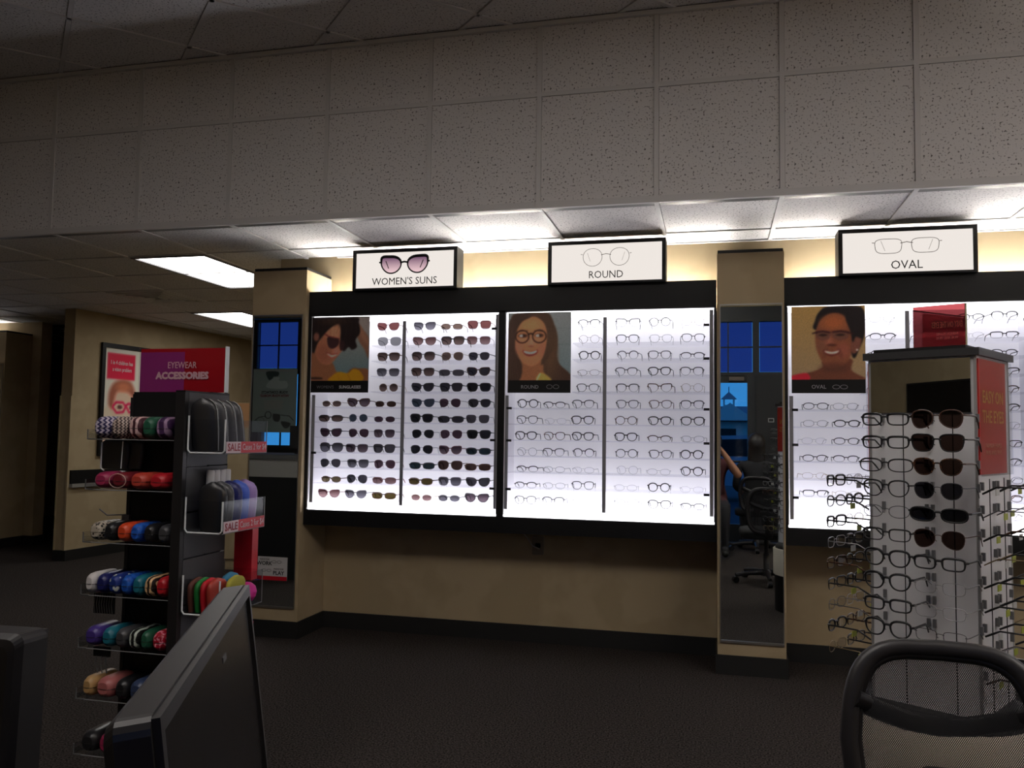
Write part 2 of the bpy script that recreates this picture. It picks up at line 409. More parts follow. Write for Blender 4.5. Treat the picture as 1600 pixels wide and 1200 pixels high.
# high ceiling over the camera, its grid turned by 45 degrees; tiles only where the view reaches
ceil_hi = struct('ceiling', MB().box(X_LEFT, X_RIGHT, Y_FRONT, Y_BULK+.1, Z_HIGH+.03, Z_HIGH+.12), M_tile)
def clip(poly, a, b, c):            # keep a*x+b*y <= c
    out = []
    for i in range(len(poly)):
        p, q = poly[i], poly[(i+1) % len(poly)]; dp, dq = a*p[0]+b*p[1]-c, a*q[0]+b*q[1]-c
        if dp <= 0: out.append(p)
        if dp*dq < 0: t = dp/(dp-dq); out.append((p[0]+(q[0]-p[0])*t, p[1]+(q[1]-p[1])*t))
    return out
A0, B0, G, S2 = .185, 4.93, .6095, 2**.5
def rot45(a, b): return ((a-b)/S2, (a+b)/S2)
for i in range(-3, 7):
    for j in range(-7, 4):
        a0, b0 = A0+G*i+.0135, B0+G*j+.0135; g = G-.027
        poly = [rot45(*p) for p in ((a0, b0), (a0+g, b0), (a0+g, b0+g), (a0, b0+g))]
        for h in ((0, 1, Y_BULK-.005), (0, -1, -2.75), (1, 0, 2.4), (-1, 0, 5.2)): poly = clip(poly, *h) if poly else poly
        if len(poly) >= 3 and max(p[1] for p in poly)-min(p[1] for p in poly) > .02:
            cx, cy = sum(p[0] for p in poly)/len(poly), sum(p[1] for p in poly)/len(poly)
            MB().prism([(p[0]-cx, p[1]-cy) for p in poly], 0, .012, 'xy').build('ceiling_tile', M_tile, ceil_hi, (cx, cy, Z_HIGH+.007))
def bar45(p, q):
    d = (Vector(q)-Vector(p)).normalized()*.012; n = Vector((-d.y, d.x))
    poly = [tuple(Vector(p)+n), tuple(Vector(p)-n), tuple(Vector(q)-n), tuple(Vector(q)+n)]
    for h in ((0, 1, Y_BULK-.004), (0, -1, -2.75), (1, 0, 2.4), (-1, 0, 5.2)): poly = clip(poly, *h) if poly else poly
    if len(poly) >= 3: MB().prism(poly, Z_HIGH, Z_HIGH+.03, 'xy').build('grid_bar', M_grid, ceil_hi)
for i in range(-3, 8): bar45(rot45(A0+G*i, -2), rot45(A0+G*i, 9))
for j in range(-7, 5): bar45(rot45(-4, B0+G*j), rot45(7, B0+G*j))

# ------------------------------------------------------------------ columns with mirrors
def column(name, x0, x1, y0, y1, label_side):
    c = struct(name, MB().box(x0, x1, y0, y1, .104, 2.333), M_cream)
    MB().box(x0+.004, x1-.004, y0+.006, y1, 2.333, 2.352).build('cap', M_black, c)
    MB().box(x0-.01, x1+.01, y0-.012, y1, 0, .104).build('baseboard', M_blackmatte, c)
    return c
column('wall_column', -2.924, -2.543, 4.806, 5.16, 'left')
column('wall_pillar', .0135, .3755, 4.782, 5.16, 'right')
column('wall_side_column', -7.86, -7.47, 7.39, 7.75, 'far')
def mirror(label, x0, x1, yf, z0, z1):
    t = thing('wall_mirror', label, 'mirror', ((x0+x1)/2, yf, z0)); at = t.location
    MB().box(x0, x1, yf-.006, yf-.0005, z0, z1).build('glass', M_mirror, t, at=at)
    MB().box(x0-.004, x1+.004, yf-.012, yf-.0005, z0-.012, z0).build('bottom_channel', M_trim, t, at=at)
    MB().box(x0-.004, x1+.004, yf-.012, yf-.0005, z1, z1+.008).build('top_channel', M_trim, t, at=at)
    MB().box(x0-.004, x0, yf-.008, yf-.0005, z0, z1).build('side_channel', M_trim, t, at=at)
    MB().box(x1, x1+.004, yf-.008, yf-.0005, z0, z1).build('side_channel', M_trim, t, at=at)
    return t
mirror('tall narrow mirror on the left column beside the sunglasses case', -2.908, -2.566, 4.806, .194, 2.036)
mirror('tall narrow mirror on the pillar between the round and oval cases', .032, .3615, 4.782, .184, 2.034)
mirror('mirror on the far column at the left edge of the room', -7.835, -7.495, 7.39, .2, 1.98)

# ------------------------------------------------------------------ ceiling lights and vent
def troffer(x0, x1, y0, y1, z, label, lm, rz=0., group='fluorescent ceiling lights'):
    cx, cy = (x0+x1)/2, (y0+y1)/2; a, b = (x1-x0)/2, (y1-y0)/2
    t = thing('ceiling_light', label, 'ceiling light', (cx, cy, z), rz, group)
    f = MB(); e = .022
    f.box(-a, a, -b, -b+e, -.006, .03).box(-a, a, b-e, b, -.006, .03).box(-a, -a+e, -b+e, b-e, -.006, .03).box(a-e, a, -b+e, b-e, -.006, .03)
    f.build('frame', M_dkgrey, t); MB().box(-a+e, a-e, -b+e, b-e, .004, .012).build('diffuser', lm, t)
    return t
troffer(XK(-7)+.012, XK(-6)-.012, 4.90, 6.10, Z_LOW, 'large lit ceiling panel nearest the left column', M_ltrof)
troffer(XK(-9)+.012, XK(-8)-.012, 7.34, 8.54, Z_LOW, 'farther lit ceiling panel partly behind the left column', M_ltrof)
for i, (x, y) in enumerate(((2.6, 1.0), (3.6, 1.9), (-.2, 1.0), (-1.8, .8))):
    troffer(x-.3, x+.3, y-.6, y+.6, Z_HIGH, ['lit panel in the high ceiling on the right of the viewer', 'lit panel in the high ceiling by the right wall', 'lit panel in the high ceiling above the viewer', 'lit panel in the high ceiling on the left of the viewer'][i], M_lhigh, group='lights in the high ceiling')
v = thing('ceiling_vent', 'square louvred air vent in the low ceiling by the lit panels', 'vent', ((XK(-9)+XK(-8))/2, (YL[3]+YL[4])/2, Z_LOW))
for k in range(5):
    a = .29-.055*k; e = .02
    MB().box(-a, a, -a, -a+e, -.004-.003*k, .012).box(-a, a, a-e, a, -.004-.003*k, .012).box(-a, -a+e, -a+e, a-e, -.004-.003*k, .012).box(a-e, a, -a+e, a-e, -.004-.003*k, .012).build('louvre', mat('vent_paint', (.60, .58, .55), .5), v)
MB().box(-.3, .3, -.3, .3, .014, .02).build('backing', M_black, v)

# ================================================================== WALL CASES
SH_Z = [1.940-.0971*k for k in range(12)]
YF, YB = 4.845, 5.10
ptag_me = MB().box(-.016, .016, -.003, .003, -.007, .007).mesh('price_tag', M_black)
def wall_case(label, xl, xr, bays, group='lit wall cases'):
    """bays: (x0, x1, standards (3), poster right edge, [tags (row, x)])"""
    t = thing('display_case', label, 'display case', ((xl+xr)/2, Y_WALL, .7), 0, group); at = t.location
    B = lambda n, m, *b: MB().box(*b).build(n, m, t, at=at)
    B('fascia', M_black, xl, xr, YF, YF+.022, 2.036, 2.195)
    B('case_top', M_black, xl, xr, YF+.022, Y_WALL-.002, 2.046, 2.062)
    B('base', M_black, xl, xr, YF, Y_WALL-.002, .705, .802)
    B('cove_light', M_lcove, xl+.06, xr-.06, 5.075, 5.125, 2.080, 2.10)
    B('cove_mount', M_white, xl+.05, xr-.05, 5.06, 5.14, 2.062, 2.080)
    for (x0, x1, st, px, tags) in bays:
        B('back_panel', M_backlit, x0, x1, YB, Y_WALL-.004, .802, 2.046)
        B('top_diffuser', M_lcase, x0+.002, x1-.002, YF+.03, YB-.004, 2.032, 2.044)
        B('bottom_diffuser', M_lcase2, x0+.002, x1-.002, YF+.016, YB-.004, .803, .815)
        B('side_lining', M_white, x0, x0+.004, YF+.004, YB, .816, 2.03)
        B('side_lining', M_white, x1-.004, x1, YF+.004, YB, .816, 2.03)
        for i, sx in enumerate(st):
            z1 = 1.53 if i == 0 else (1.995 if i == 1 else 2.025)
            B('shelf_standard', M_alum, sx-.0105, sx+.0105, YF+.012, YF+.018, .846, z1)
        for k, z in enumerate(SH_Z):
            for h in (0, 1):
                a, b = st[h]+.004, st[h+1]-.004
                if h == 0 and k < 5: a = px+.006
                B('shelf', M_shelf, a, b, YF+.02, YB-.002, z-.0025, z+.0025)
        for (k, x) in tags: inst('price_tag', ptag_me, t, (x-at[0], YF+.012-at[1], SH_Z[k]-.002-at[2]))
    xs = [xl] + [v for b in bays for v in b[:2]] + [xr]
    for i in range(0, len(xs), 2):
        if xs[i+1]-xs[i] > .003: B('upright', M_black, xs[i], xs[i+1], YF, Y_WALL-.003, .802, 2.046)
    return t
wall_case('black double-bay lit wall case holding women\'s sunglasses and round frames', -2.541, .011,
    [(-2.521, -1.275, (-2.499, -1.890, -1.286), -2.116, [(0, -1.305), (7, -1.305), (10, -1.305), (8, -2.487)]),
     (-1.233, -.001, (-1.221, -.629, -.017), -.828, [(0, -.045), (2, -.045), (5, -.045), (7, -.045), (10, -.045), (5, -1.205), (7, -1.205), (10, -1.205)])])
wall_case('black lit wall case holding oval frames right of the mirrored pillar', .380, 2.93,
    [(.396, 1.640, (.415, 1.018, 1.628), .803, [(5, .435), (7, .435), (10, .435), (0, 1.600), (2, 1.600)]),
     (1.68, 2.915, (1.70, 2.30, 2.90), 2.08, [])])
rcase = wall_case('black lit wall case along the right-hand wall beside the viewer', 0, 2.55,
    [(.016, 1.260, (.035, .638, 1.248), .42, []), (1.30, 2.535, (1.32, 1.92, 2.52), 1.70, [])])
lcase = wall_case('black lit wall case on the far wall at the left edge', 0, 1.2, [(.016, 1.184, (.035, .6, 1.165), .42, [])])
lcase.location = (-8.47, 7.75, .7)
rcase.location = (X_RIGHT, 2.2, .7); rcase.rotation_euler = (0, 0, -PI/2)

# socket and loose cable under the double case
t = thing('wall_socket', 'small dark wall socket with loose cable below the double case', 'socket', (-1.08, Y_WALL, .6))
MB().prism(rrect(.075, .115, .008), -.006, -.0005, 'xz').build('plate', mat('tan_plate', (.22, .19, .14), .5), t)
for dz in (.022, -.022): MB().prism(rrect(.034, .028, .01), -.009, -.006, 'xz').build('outlet', mat('brown_outlet', (.06, .05, .04), .5), t)
MB().tube([(.01, -.01, -.02), (-.03, -.03, .0), (-.06, -.05, .05), (-.08, -.1, .09), (-.05, -.15, .085), (-.03, -.2, .1)], .0035, 6).build('cable', mat('grey_cable', (.5, .48, .45), .4), t)

# ================================================================== LIGHTBOX SIGNS
def lens_outline(shape, n=28):
    a, b, e, lift, taper, drop = SHAPES[shape]; P = []
    for i in range(n):
        th = 2*PI*i/n; c, s = math.cos(th), math.sin(th)
        x = a*math.copysign(abs(c)**(2/e), c); z = b*math.copysign(abs(s)**(2/e), s)
        x *= 1+taper*z/b
        if x > 0: z += lift*(x/a)**2*(1 if s > 0 else .35)
        if s < 0: z *= 1+drop*x/a
        P.append((x, z))
    return P
#          a      b     exp   lift  taper drop
SHAPES = {
 'round':  (.0245, .0228, 2.1, .000, .05, .00), 'panto': (.0258, .0220, 2.4, .002, .14, .00),
 'suncat': (.0300, .0240, 2.1, .0110, .12, .00), 'oval':   (.0265, .0165, 2.3, .000, .03, .00), 'rect':  (.0270, .0160, 3.6, .000, .06, .00),
 'cat':    (.0285, .0225, 2.3, .009, .16, .00), 'square': (.0285, .0232, 3.0, .002, .13, .00),
 'aviator': (.0275, .0238, 2.3, .002, .10, .22), 'large': (.0305, .0252, 2.5, .003, .08, .05),
 'wrap':   (.0315, .0175, 2.7, .001, .02, .00)}
def sign(words, x0, x1, label, shape, lensm, rimr, tsize, tw, k):
    z0, z1, yf = 2.19, 2.447, 4.81
    t = thing('lightbox_sign', label, 'sign', ((x0+x1)/2, yf, z0), 0, 'lightbox signs above the cases'); at = t.location
    w2 = (x1-x0)/2; H = z1-z0; e = .022
    f = MB().box(-w2, w2, 0, .13, 0, .012).box(-w2, w2, 0, .13, H-e, H).box(-w2, -w2+e, 0, .13, .012, H-e).box(w2-e, w2, 0, .13, .012, H-e).box(-w2+e, w2-e, .12, .13, .012, H-e)
    f.build('housing', M_black, t)
    MB().box(-w2+e, w2-e, .006, .012, .012, H-e).build('lit_panel', M_sign, t)
    text(words, tsize, M_ink, t, (0, .0045, .050), width=tw)
    P = lens_outline(shape, 36); a = SHAPES[shape][0]; br = .010
    d = MB(); g = MB()
    for s in (-1, 1):
        pts = [(s*(a+br+x)*k, .003, .155+z*k) for x, z in P]
        top = max(p[2] for p in pts)
        rr = [rimr*(1+1.1*max(0, (p[2]-.155)/(top-.155))) if rimr > .003 else rimr for p in pts]
        d.tube(pts, rr, 6, True, flat=(1, .3))
        d.tube([(s*(a+br+a*.55)*k, .0035, .155+.012*k), (s*(a+br+a*.25)*k, .0035, .155-.010*k)], rimr*.6, 5)
        d.tube([(s*(2*a+br+.001)*k, .003, .155+.008*k), (s*(2*a+br+.006)*k, .003, .155+.0085*k)], rimr*1.2, 5)
        if lensm: g.add([(p[0], .005, p[2]) for p in pts], [tuple(range(len(pts)))[::s]])
    d.tube([(-br*k*1.25, .003, .155+.006*k), (0, .003, .155+.0085*k), (br*k*1.25, .003, .155+.006*k)], rimr*1.3, 6)
    d.build('glasses_drawing', M_ink if lensm or rimr > .003 else mat('grey_brown_ink', (.20, .16, .13), .6), t)
    if lensm: g.build('lens_drawing', lensm, t)
lp = lamp_mat('mauve_print_on_lit_panel', (.40, .20, .31), L_SIGN)
_n = lp.node_tree; _tc = _n.nodes.new('ShaderNodeTexCoord'); _sp = _n.nodes.new('ShaderNodeSeparateXYZ'); _rp = _n.nodes.new('ShaderNodeValToRGB')
_n.links.new(_tc.outputs['Generated'], _sp.inputs[0]); _n.links.new(_sp.outputs['Z'], _rp.inputs[0]); _n.links.new(_rp.outputs[0], [q for q in _n.nodes if q.type == 'EMISSION'][0].inputs[0])
_rp.color_ramp.elements[0].color = (.95, .66, .70, 1); _rp.color_ramp.elements[0].position = .1; _rp.color_ramp.elements[1].color = (.16, .07, .15, 1); _rp.color_ramp.elements[1].position = .95
sign('WOMEN\'S SUNS', -2.228, -1.536, 'lightbox sign reading WOMEN\'S SUNS above the sunglasses bay', 'suncat', lp, .0045, .064, .43, 2.2)
sign('ROUND', -.967, -.273, 'lightbox sign reading ROUND above the middle bay', 'round', None, .0013, .062, .20, 2.3)
sign('OVAL', .664, 1.360, 'lightbox sign reading OVAL above the right-hand case', 'rect', None, .0015, .066, .158, 2.5)

# ================================================================== PORTRAIT POSTERS
def poster(label, x0, x1, pt, words, words_fn, gain=2.6):
    z0, z1, yf = 1.545, 2.028, 4.838
    t = thing('poster', label, 'poster', ((x0+x1)/2, yf, z0), 0, 'portrait posters in the cases')
    W, H = x1-x0, z1-z0; zb = .075
    MB().box(-W/2, W/2, 0, .008, 0, H).build('board', M_black, t)
    picture(pt, W, H-zb, t, (0, -.001, zb+(H-zb)/2), gain=gain)
    words_fn(t)
    return t
M_grey_ink = mat('grey_print', (.42, .42, .44), .5); M_pale_ink = mat('pale_print', (.75, .75, .77), .5)
# 1: smiling woman in sunglasses, hand in her dark hair, yellow top
p = Paint(120, 136, (25, 50, 850, 955)).fill((122, 118, 112), (72, 92, 96))
p.ell(760, 120, 260, 170, (120, 112, 108), .9)
p.poly([(690, 150), (760, 230), (850, 370), (852, 640), (790, 520), (690, 360)], (104, 72, 56), 20)
p.poly([(700, 170), (770, 260), (850, 400), (850, 470), (740, 330)], (126, 90, 70), 40, .7)
p.poly([(25, 960), (25, 560), (90, 560), (330, 700), (400, 830), (560, 850), (700, 790), (850, 800), (850, 960)], (112, 72, 50), 18)
p.poly([(560, 840), (640, 775), (760, 800), (850, 840), (850, 960), (540, 960)], (104, 66, 44), 24)
p.poly([(300, 960), (330, 890), (430, 830), (560, 850), (640, 790), (740, 830), (760, 960)], (152, 106, 22), 16)
p.line([(560, 860), (600, 950)], 10, (110, 74, 18), 20, .7); p.line([(420, 870), (440, 950)], 8, (120, 80, 20), 20, .6)
p.poly([(60, 300), (110, 200), (300, 120), (440, 170), (470, 330), (500, 480), (420, 590), (330, 700), (250, 730), (150, 690), (80, 560)], (136, 88, 66), 16)
p.ell(350, 260, 110, 110, (156, 108, 82), 1.); p.ell(200, 560, 110, 130, (120, 70, 54), 1., 0, .7); p.ell(380, 540, 50, 60, (170, 104, 90), .9, 0, .8)
p.poly([(25, 50), (640, 50), (700, 140), (720, 280), (660, 380), (680, 480), (610, 520), (560, 480), (490, 540), (440, 420), (440, 250), (410, 150), (300, 200), (200, 300), (110, 420), (60, 560), (25, 480)], (24, 17, 17), 18)
p.ell(330, 110, 190, 60, (46, 32, 26), 1., 0, .7); p.ell(90, 330, 40, 60, (110, 70, 58), .6)
for q in range(16): p.line([(70+38*q, 70), (60+40*q+20*(q % 3), 170), (40+42*q, 300+30*(q % 4))], 5, (62, 44, 36) if q % 2 else (14, 10, 10), 7, .4)
p.line([(210, 290), (270, 325), (420, 360)], 16, (96, 34, 34), 10)
p.poly([(250, 340), (340, 350), (420, 370), (410, 450), (340, 500), (270, 470)], (44, 26, 28), 10)
p.poly([(440, 390), (500, 400), (490, 500), (450, 530), (430, 470)], (40, 24, 26), 10)
p.poly([(250, 560), (330, 590), (400, 580), (350, 620), (300, 620)], (176, 150, 134), 10); p.line([(245, 555), (320, 585), (405, 570)], 10, (110, 40, 40), 8); p.line([(270, 600), (320, 632), (380, 610)], 12, (150, 70, 66), 10)
p.poly([(40, 905), (180, 910), (180, 935), (30, 935)], (30, 20, 20), 10, .8)
def wf(t):
    text('WOMEN\'S', .026, mat('dim_print', (.16, .16, .17), .5), t, (-.095, -.0012, .034)); text('SUNGLASSES', .026, M_pale_ink, t, (.075, -.0012, .034), bold=.0005)
p.blur(2).grain(.035, 3)
poster('poster of a smiling woman in sunglasses with a yellow top', -2.511, -2.118, p, '', wf, 3.0)
# 2: woman with long brown hair and round glasses
p = Paint(120, 136, (40, 75, 870, 965)).fill((112, 116, 116), (84, 100, 104))
p.line([(640, 290), (880, 290)], 10, (80, 92, 96), 10, .5); p.line([(640, 500), (880, 500)], 10, (70, 84, 88), 10, .5)
p.poly([(40, 300), (70, 160), (150, 80), (540, 78), (620, 170), (690, 350), (700, 520), (690, 640), (730, 760), (860, 880), (860, 970), (40, 970)], (54, 38, 30), 16)
p.ell(600, 620, 90, 280, (74, 54, 38), 1., 0, .7); p.ell(140, 760, 60, 240, (72, 54, 48), 1., 0, .6)
p.poly([(220, 700), (480, 700), (520, 860), (560, 970), (190, 970), (230, 860)], (118, 76, 52), 20)
p.poly([(130, 350), (160, 200), (270, 130), (430, 140), (520, 220), (560, 350), (550, 520), (500, 680), (400, 770), (310, 775), (200, 690), (140, 520)], (140, 94, 66), 16)
p.ell(330, 240, 150, 80, (160, 108, 72), 1.); p.ell(190, 520, 60, 80, (158, 92, 72), 1., 0, .8); p.ell(500, 560, 60, 90, (140, 86, 66), 1., 0, .8); p.ell(350, 480, 50, 50, (156, 102, 78), .9)
p.poly([(40, 300), (90, 140), (250, 80), (420, 80), (330, 140), (220, 200), (150, 330), (130, 520), (150, 640), (230, 760), (200, 960), (40, 960)], (50, 36, 30), 16)
p.poly([(330, 80), (540, 80), (640, 200), (660, 500), (560, 700), (480, 760), (540, 560), (560, 360), (520, 220), (430, 140)], (58, 42, 32), 18)
for q in range(14): p.line([(560+9*q, 250+30*(q % 4)), (575+10*q, 600), (560+14*q, 930)], 5, (96, 72, 52) if q % 2 else (40, 28, 22), 6, .45)
for q in range(8): p.line([(60+10*q, 300+20*(q % 3)), (64+9*q, 600), (60+16*q, 940)], 5, (86, 66, 54) if q % 2 else (36, 26, 22), 6, .45)
p.ell(250, 440, 60, 50, (166, 112, 84), 1., 0, .5); p.ell(440, 440, 50, 50, (160, 106, 80), 1., 0, .5); p.ell(355, 430, 16, 60, (170, 118, 90), 1., 0, .6)
p.ell(235, 380, 62, 26, (60, 36, 28), .5); p.ell(222, 380, 30, 15, (230, 220, 210), .4); p.ell(245, 378, 16, 17, (40, 28, 24), .3)
p.ell(455, 378, 58, 26, (60, 36, 28), .5); p.ell(440, 380, 30, 15, (230, 220, 210), .4); p.ell(465, 378, 16, 17, (40, 28, 24), .3)
for cx, rx in ((228, 88), (455, 90)):
    p.line([(cx+rx*math.cos(a/16*2*PI), 390+84*math.sin(a/16*2*PI)) for a in range(17)], 15, (26, 14, 12), 8)
p.line([(310, 360), (345, 350), (372, 362)], 18, (26, 14, 12), 8); p.line([(150, 330), (300, 310)], 12, (60, 40, 30), 10, .7); p.line([(390, 312), (520, 330)], 12, (60, 40, 30), 10, .7)
p.ell(350, 520, 40, 14, (104, 62, 46), .8, 0, .7)
p.poly([(235, 570), (340, 590), (435, 565), (420, 620), (340, 650), (270, 630)], (96, 34, 32), 10); p.poly([(250, 578), (340, 596), (425, 575), (400, 610), (340, 622), (280, 612)], (196, 176, 160), 8)
p.poly([(420, 960), (480, 870), (560, 900), (620, 970)], (150, 120, 60), 20); p.line([(430, 960), (470, 880)], 12, (210, 190, 150), 10)
def rf(t):
    text('ROUND', .030, M_grey_ink, t, (-.055, -.0012, .034))
    d = MB()
    for s in (-1, 1): d.tube([(.085+s*.02+.017*math.cos(a/16*2*PI), -.0012, .036+.012*math.sin(a/16*2*PI)) for a in range(16)], .0009, 5, True)
    d.build('glasses_icon', M_grey_ink, t)
p.blur(2).grain(.035, 3)
poster('poster of a laughing woman with long brown hair and round glasses', -1.212, -.829, p, '', rf, 3.6)
# 3: laughing woman with short dark hair and oval glasses
p = Paint(120, 136, (50, 65, 975, 975)).fill((146, 116, 66), (128, 108, 82))
p.poly([(50, 930), (300, 880), (440, 820), (450, 740), (800, 720), (800, 860), (975, 960), (975, 980), (50, 980)], (88, 50, 36), 14)
p.poly([(50, 930), (240, 895), (270, 980), (50, 980)], (166, 30, 44), 14)
p.poly([(350, 360), (350, 250), (400, 140), (520, 68), (840, 68), (960, 130), (972, 400), (900, 600), (820, 710), (700, 400)], (22, 17, 18), 14)
p.poly([(360, 370), (420, 240), (540, 160), (680, 170), (780, 280), (810, 420), (800, 560), (780, 720), (680, 810), (560, 840), (460, 790), (380, 640), (352, 500)], (108, 62, 42), 16)
p.ell(590, 270, 150, 90, (138, 76, 44), 1.); p.ell(430, 560, 60, 70, (100, 64, 50), 1., 0, .7); p.ell(700, 620, 90, 90, (124, 66, 52), 1., 0, .8); p.ell(530, 520, 55, 50, (124, 70, 54), 1.); p.ell(590, 830, 160, 60, (70, 40, 32), 1., 0, .7)
p.poly([(800, 500), (880, 440), (930, 470), (900, 590), (840, 660), (800, 620)], (100, 60, 48), 14); p.ell(872, 612, 11, 11, (220, 215, 210), .5)
p.ell(480, 640, 30, 70, (86, 50, 38), 1., 20, .6); p.ell(660, 650, 26, 70, (90, 48, 38), 1., -20, .6); p.ell(530, 470, 20, 70, (132, 78, 58), 1., 0, .6)
p.poly([(730, 200), (800, 100), (960, 130), (965, 380), (930, 470), (860, 450), (820, 520), (790, 380)], (22, 17, 18), 14)
for cx, rx in ((450, 88), (668, 100)):
    p.poly([(cx-rx, 390), (cx+rx, 395), (cx+rx-14, 465), (cx, 490), (cx-rx+16, 460)], (84, 56, 46), 14, .8)
    p.line([(cx-rx, 388), (cx, 378), (cx+rx, 394)], 22, (44, 18, 20), 8); p.line([(cx-rx, 390), (cx-rx+10, 460), (cx, 490), (cx+rx-10, 462), (cx+rx, 396)], 7, (90, 50, 46), 6)
    p.ell(cx, 425, 55, 15, (40, 22, 20), .6)
p.line([(320, 405), (350, 392), (372, 400)], 16, (36, 16, 18), 8); p.line([(760, 400), (830, 412)], 18, (44, 18, 20), 8)
p.ell(560, 550, 60, 16, (70, 36, 28), .8)
p.poly([(450, 610), (560, 630), (660, 610), (640, 660), (550, 690), (480, 660)], (84, 34, 30), 12); p.poly([(470, 620), (560, 635), (648, 618), (620, 650), (550, 660), (490, 645)], (190, 172, 160), 8)
def of(t):
    text('OVAL', .030, M_grey_ink, t, (-.05, -.0012, .034))
    d = MB()
    for s in (-1, 1): d.tube([(.06+s*.02+.0185*math.cos(a/16*2*PI), -.0012, .034+.011*math.sin(a/16*2*PI)) for a in range(16)], .0011, 5, True)
    d.build('glasses_icon', M_grey_ink, t)
p.blur(2).grain(.035, 3)
poster('poster of a laughing woman with short dark hair and narrow glasses', .417, .801, p, '', of)
# ================================================================== GLASSES
FR = {'black': mat('black_frame', (.008, .008, .009), .3), 'tort': tex_mat('tortoise_frame', 'noise', ((.012, .007, .005), (.13, .05, .02)), 130., .3, (.42, .6)),
      'brown': mat('brown_frame', (.07, .03, .018), .35), 'wine': mat('wine_frame', (.10, .012, .02), .35), 'grey': mat('gunmetal_frame', (.10, .10, .11), .35, .6),
      'gold': mat('gold_frame', (.30, .22, .12), .35, .8), 'clear': clear_mat('crystal_frame', (.72, .70, .72), .2, .15), 'silver': mat('silver_frame', (.42, .41, .42), .3, .8),
      'blue': mat('navy_frame', (.015, .02, .06), .35)}
FRN = {'black': 'black', 'tort': 'tortoiseshell', 'brown': 'brown', 'wine': 'wine-red', 'grey': 'gunmetal', 'gold': 'gold', 'clear': 'crystal', 'silver': 'silver', 'blue': 'navy'}
LN = {'clear': clear_mat('clear_lens', (.97, .97, .98), .05)}
def lens_tint(k, top, low=None):
    LN[k] = clear_mat(k+'_lens', top, .07, .03, (-.02, .016, low) if low else None)
lens_tint('dark', (.040, .038, .046)); lens_tint('black', (.020, .020, .024)); lens_tint('grey', (.070, .066, .075)); lens_tint('pale', (.20, .20, .21))
lens_tint('ggrey', (.040, .038, .046), (.16, .155, .18)); lens_tint('brown', (.045, .026, .022)); lens_tint('gbrown', (.045, .03, .026), (.16, .11, .10))
lens_tint('rose', (.105, .040, .038)); lens_tint('grose', (.085, .040, .040), (.26, .17, .17)); lens_tint('mauve', (.060, .034, .048)); lens_tint('gmauve', (.050, .034, .045), (.16, .12, .14))
lens_tint('olive', (.055, .040, .014)); lens_tint('golive', (.050, .038, .018), (.17, .13, .08)); lens_tint('blue', (.045, .060, .080)); lens_tint('tan', (.11, .075, .060)); lens_tint('teal', (.018, .030, .036))
LNN = {'dark': 'dark grey', 'black': 'black', 'grey': 'grey', 'pale': 'pale grey', 'ggrey': 'graduated grey', 'brown': 'brown', 'gbrown': 'graduated brown', 'rose': 'rose', 'grose': 'graduated rose', 'mauve': 'mauve',
       'gmauve': 'graduated mauve', 'olive': 'olive', 'golive': 'graduated olive', 'blue': 'blue-grey', 'tan': 'tan', 'teal': 'dark teal'}
SHN = {'round': 'round', 'panto': 'rounded', 'oval': 'oval', 'rect': 'rectangular', 'cat': 'cat-eye', 'square': 'square', 'aviator': 'aviator', 'large': 'oversized', 'wrap': 'wraparound'}
RIM = {'thick': (.0035, .0023), 'med': (.0025, .0016), 'brow': (.0030, .0009), 'thin': (.0010, .0010), 'fine': (.0007, .0007)}
GM = {}
def glasses_meshes(shape, rim):
    k = (shape, rim)
    if k in GM: return GM[k]
    a, b = SHAPES[shape][:2]; P = lens_outline(shape, 24); cx = a+.0085; rt, rb = RIM[rim]; Y = lambda x: 1.3*x*x
    d = MB()
    for s in (-1, 1):
        pts = [(s*(cx+x), Y(cx+x), z) for x, z in P]; zt = max(p[2] for p in pts)
        rr = [rb+(rt-rb)*max(0, min(1, .5+p[2]/zt)) for p in pts]
        d.tube(pts, rr, 5, True)
        xo = cx+a; d.tube([(s*(xo-.003), Y(xo), .38*b), (s*(xo+.004), Y(xo)+.001, .42*b), (s*(xo+.0055), Y(xo)+.008, .42*b)], max(rt*.95, .0011), 5)
        d.tube([(s*.0085, .0008, -.1*b), (s*.0065, .006, -.25*b)], .0011, 4)
    d.tube([(-.0105, .0004, .34*b), (-.004, 0, .46*b), (.004, 0, .46*b), (.0105, .0004, .34*b)], max(rt, .0010), 5)
    fme = d.mesh('frame', M_ink)
    lens = []
    for s in (-1, 1):
        pts = [(s*x*.985, Y(cx+x)-Y(cx), z*.985) for x, z in P]
        lens.append((MB().add(pts, [tuple(range(len(pts)))[::s]], 0, False).mesh('lens', M_ink), (s*cx, Y(cx)+.0006, 0)))
    tem = []
    for s in (-1, 1):
        xo = cx+a+.0055; y0 = Y(cx+a)+.008; tr = .0017 if rim in ('thick', 'med', 'brow') else .0010
        pts = [(0, 0, 0), (s*.001, .04, 0), (0, .085, -.001), (-s*.002, .105, -.012), (-s*.004, .122, -(b+.42*b)+.001)]
        tem.append((MB().tube(pts, [tr, tr, tr*1.1, tr*1.3, tr*1.1], 5, flat=(1, 1.5)).mesh('temple', M_ink), (s*xo, y0, .42*b)))
    GM[k] = (fme, lens, tem); return GM[k]
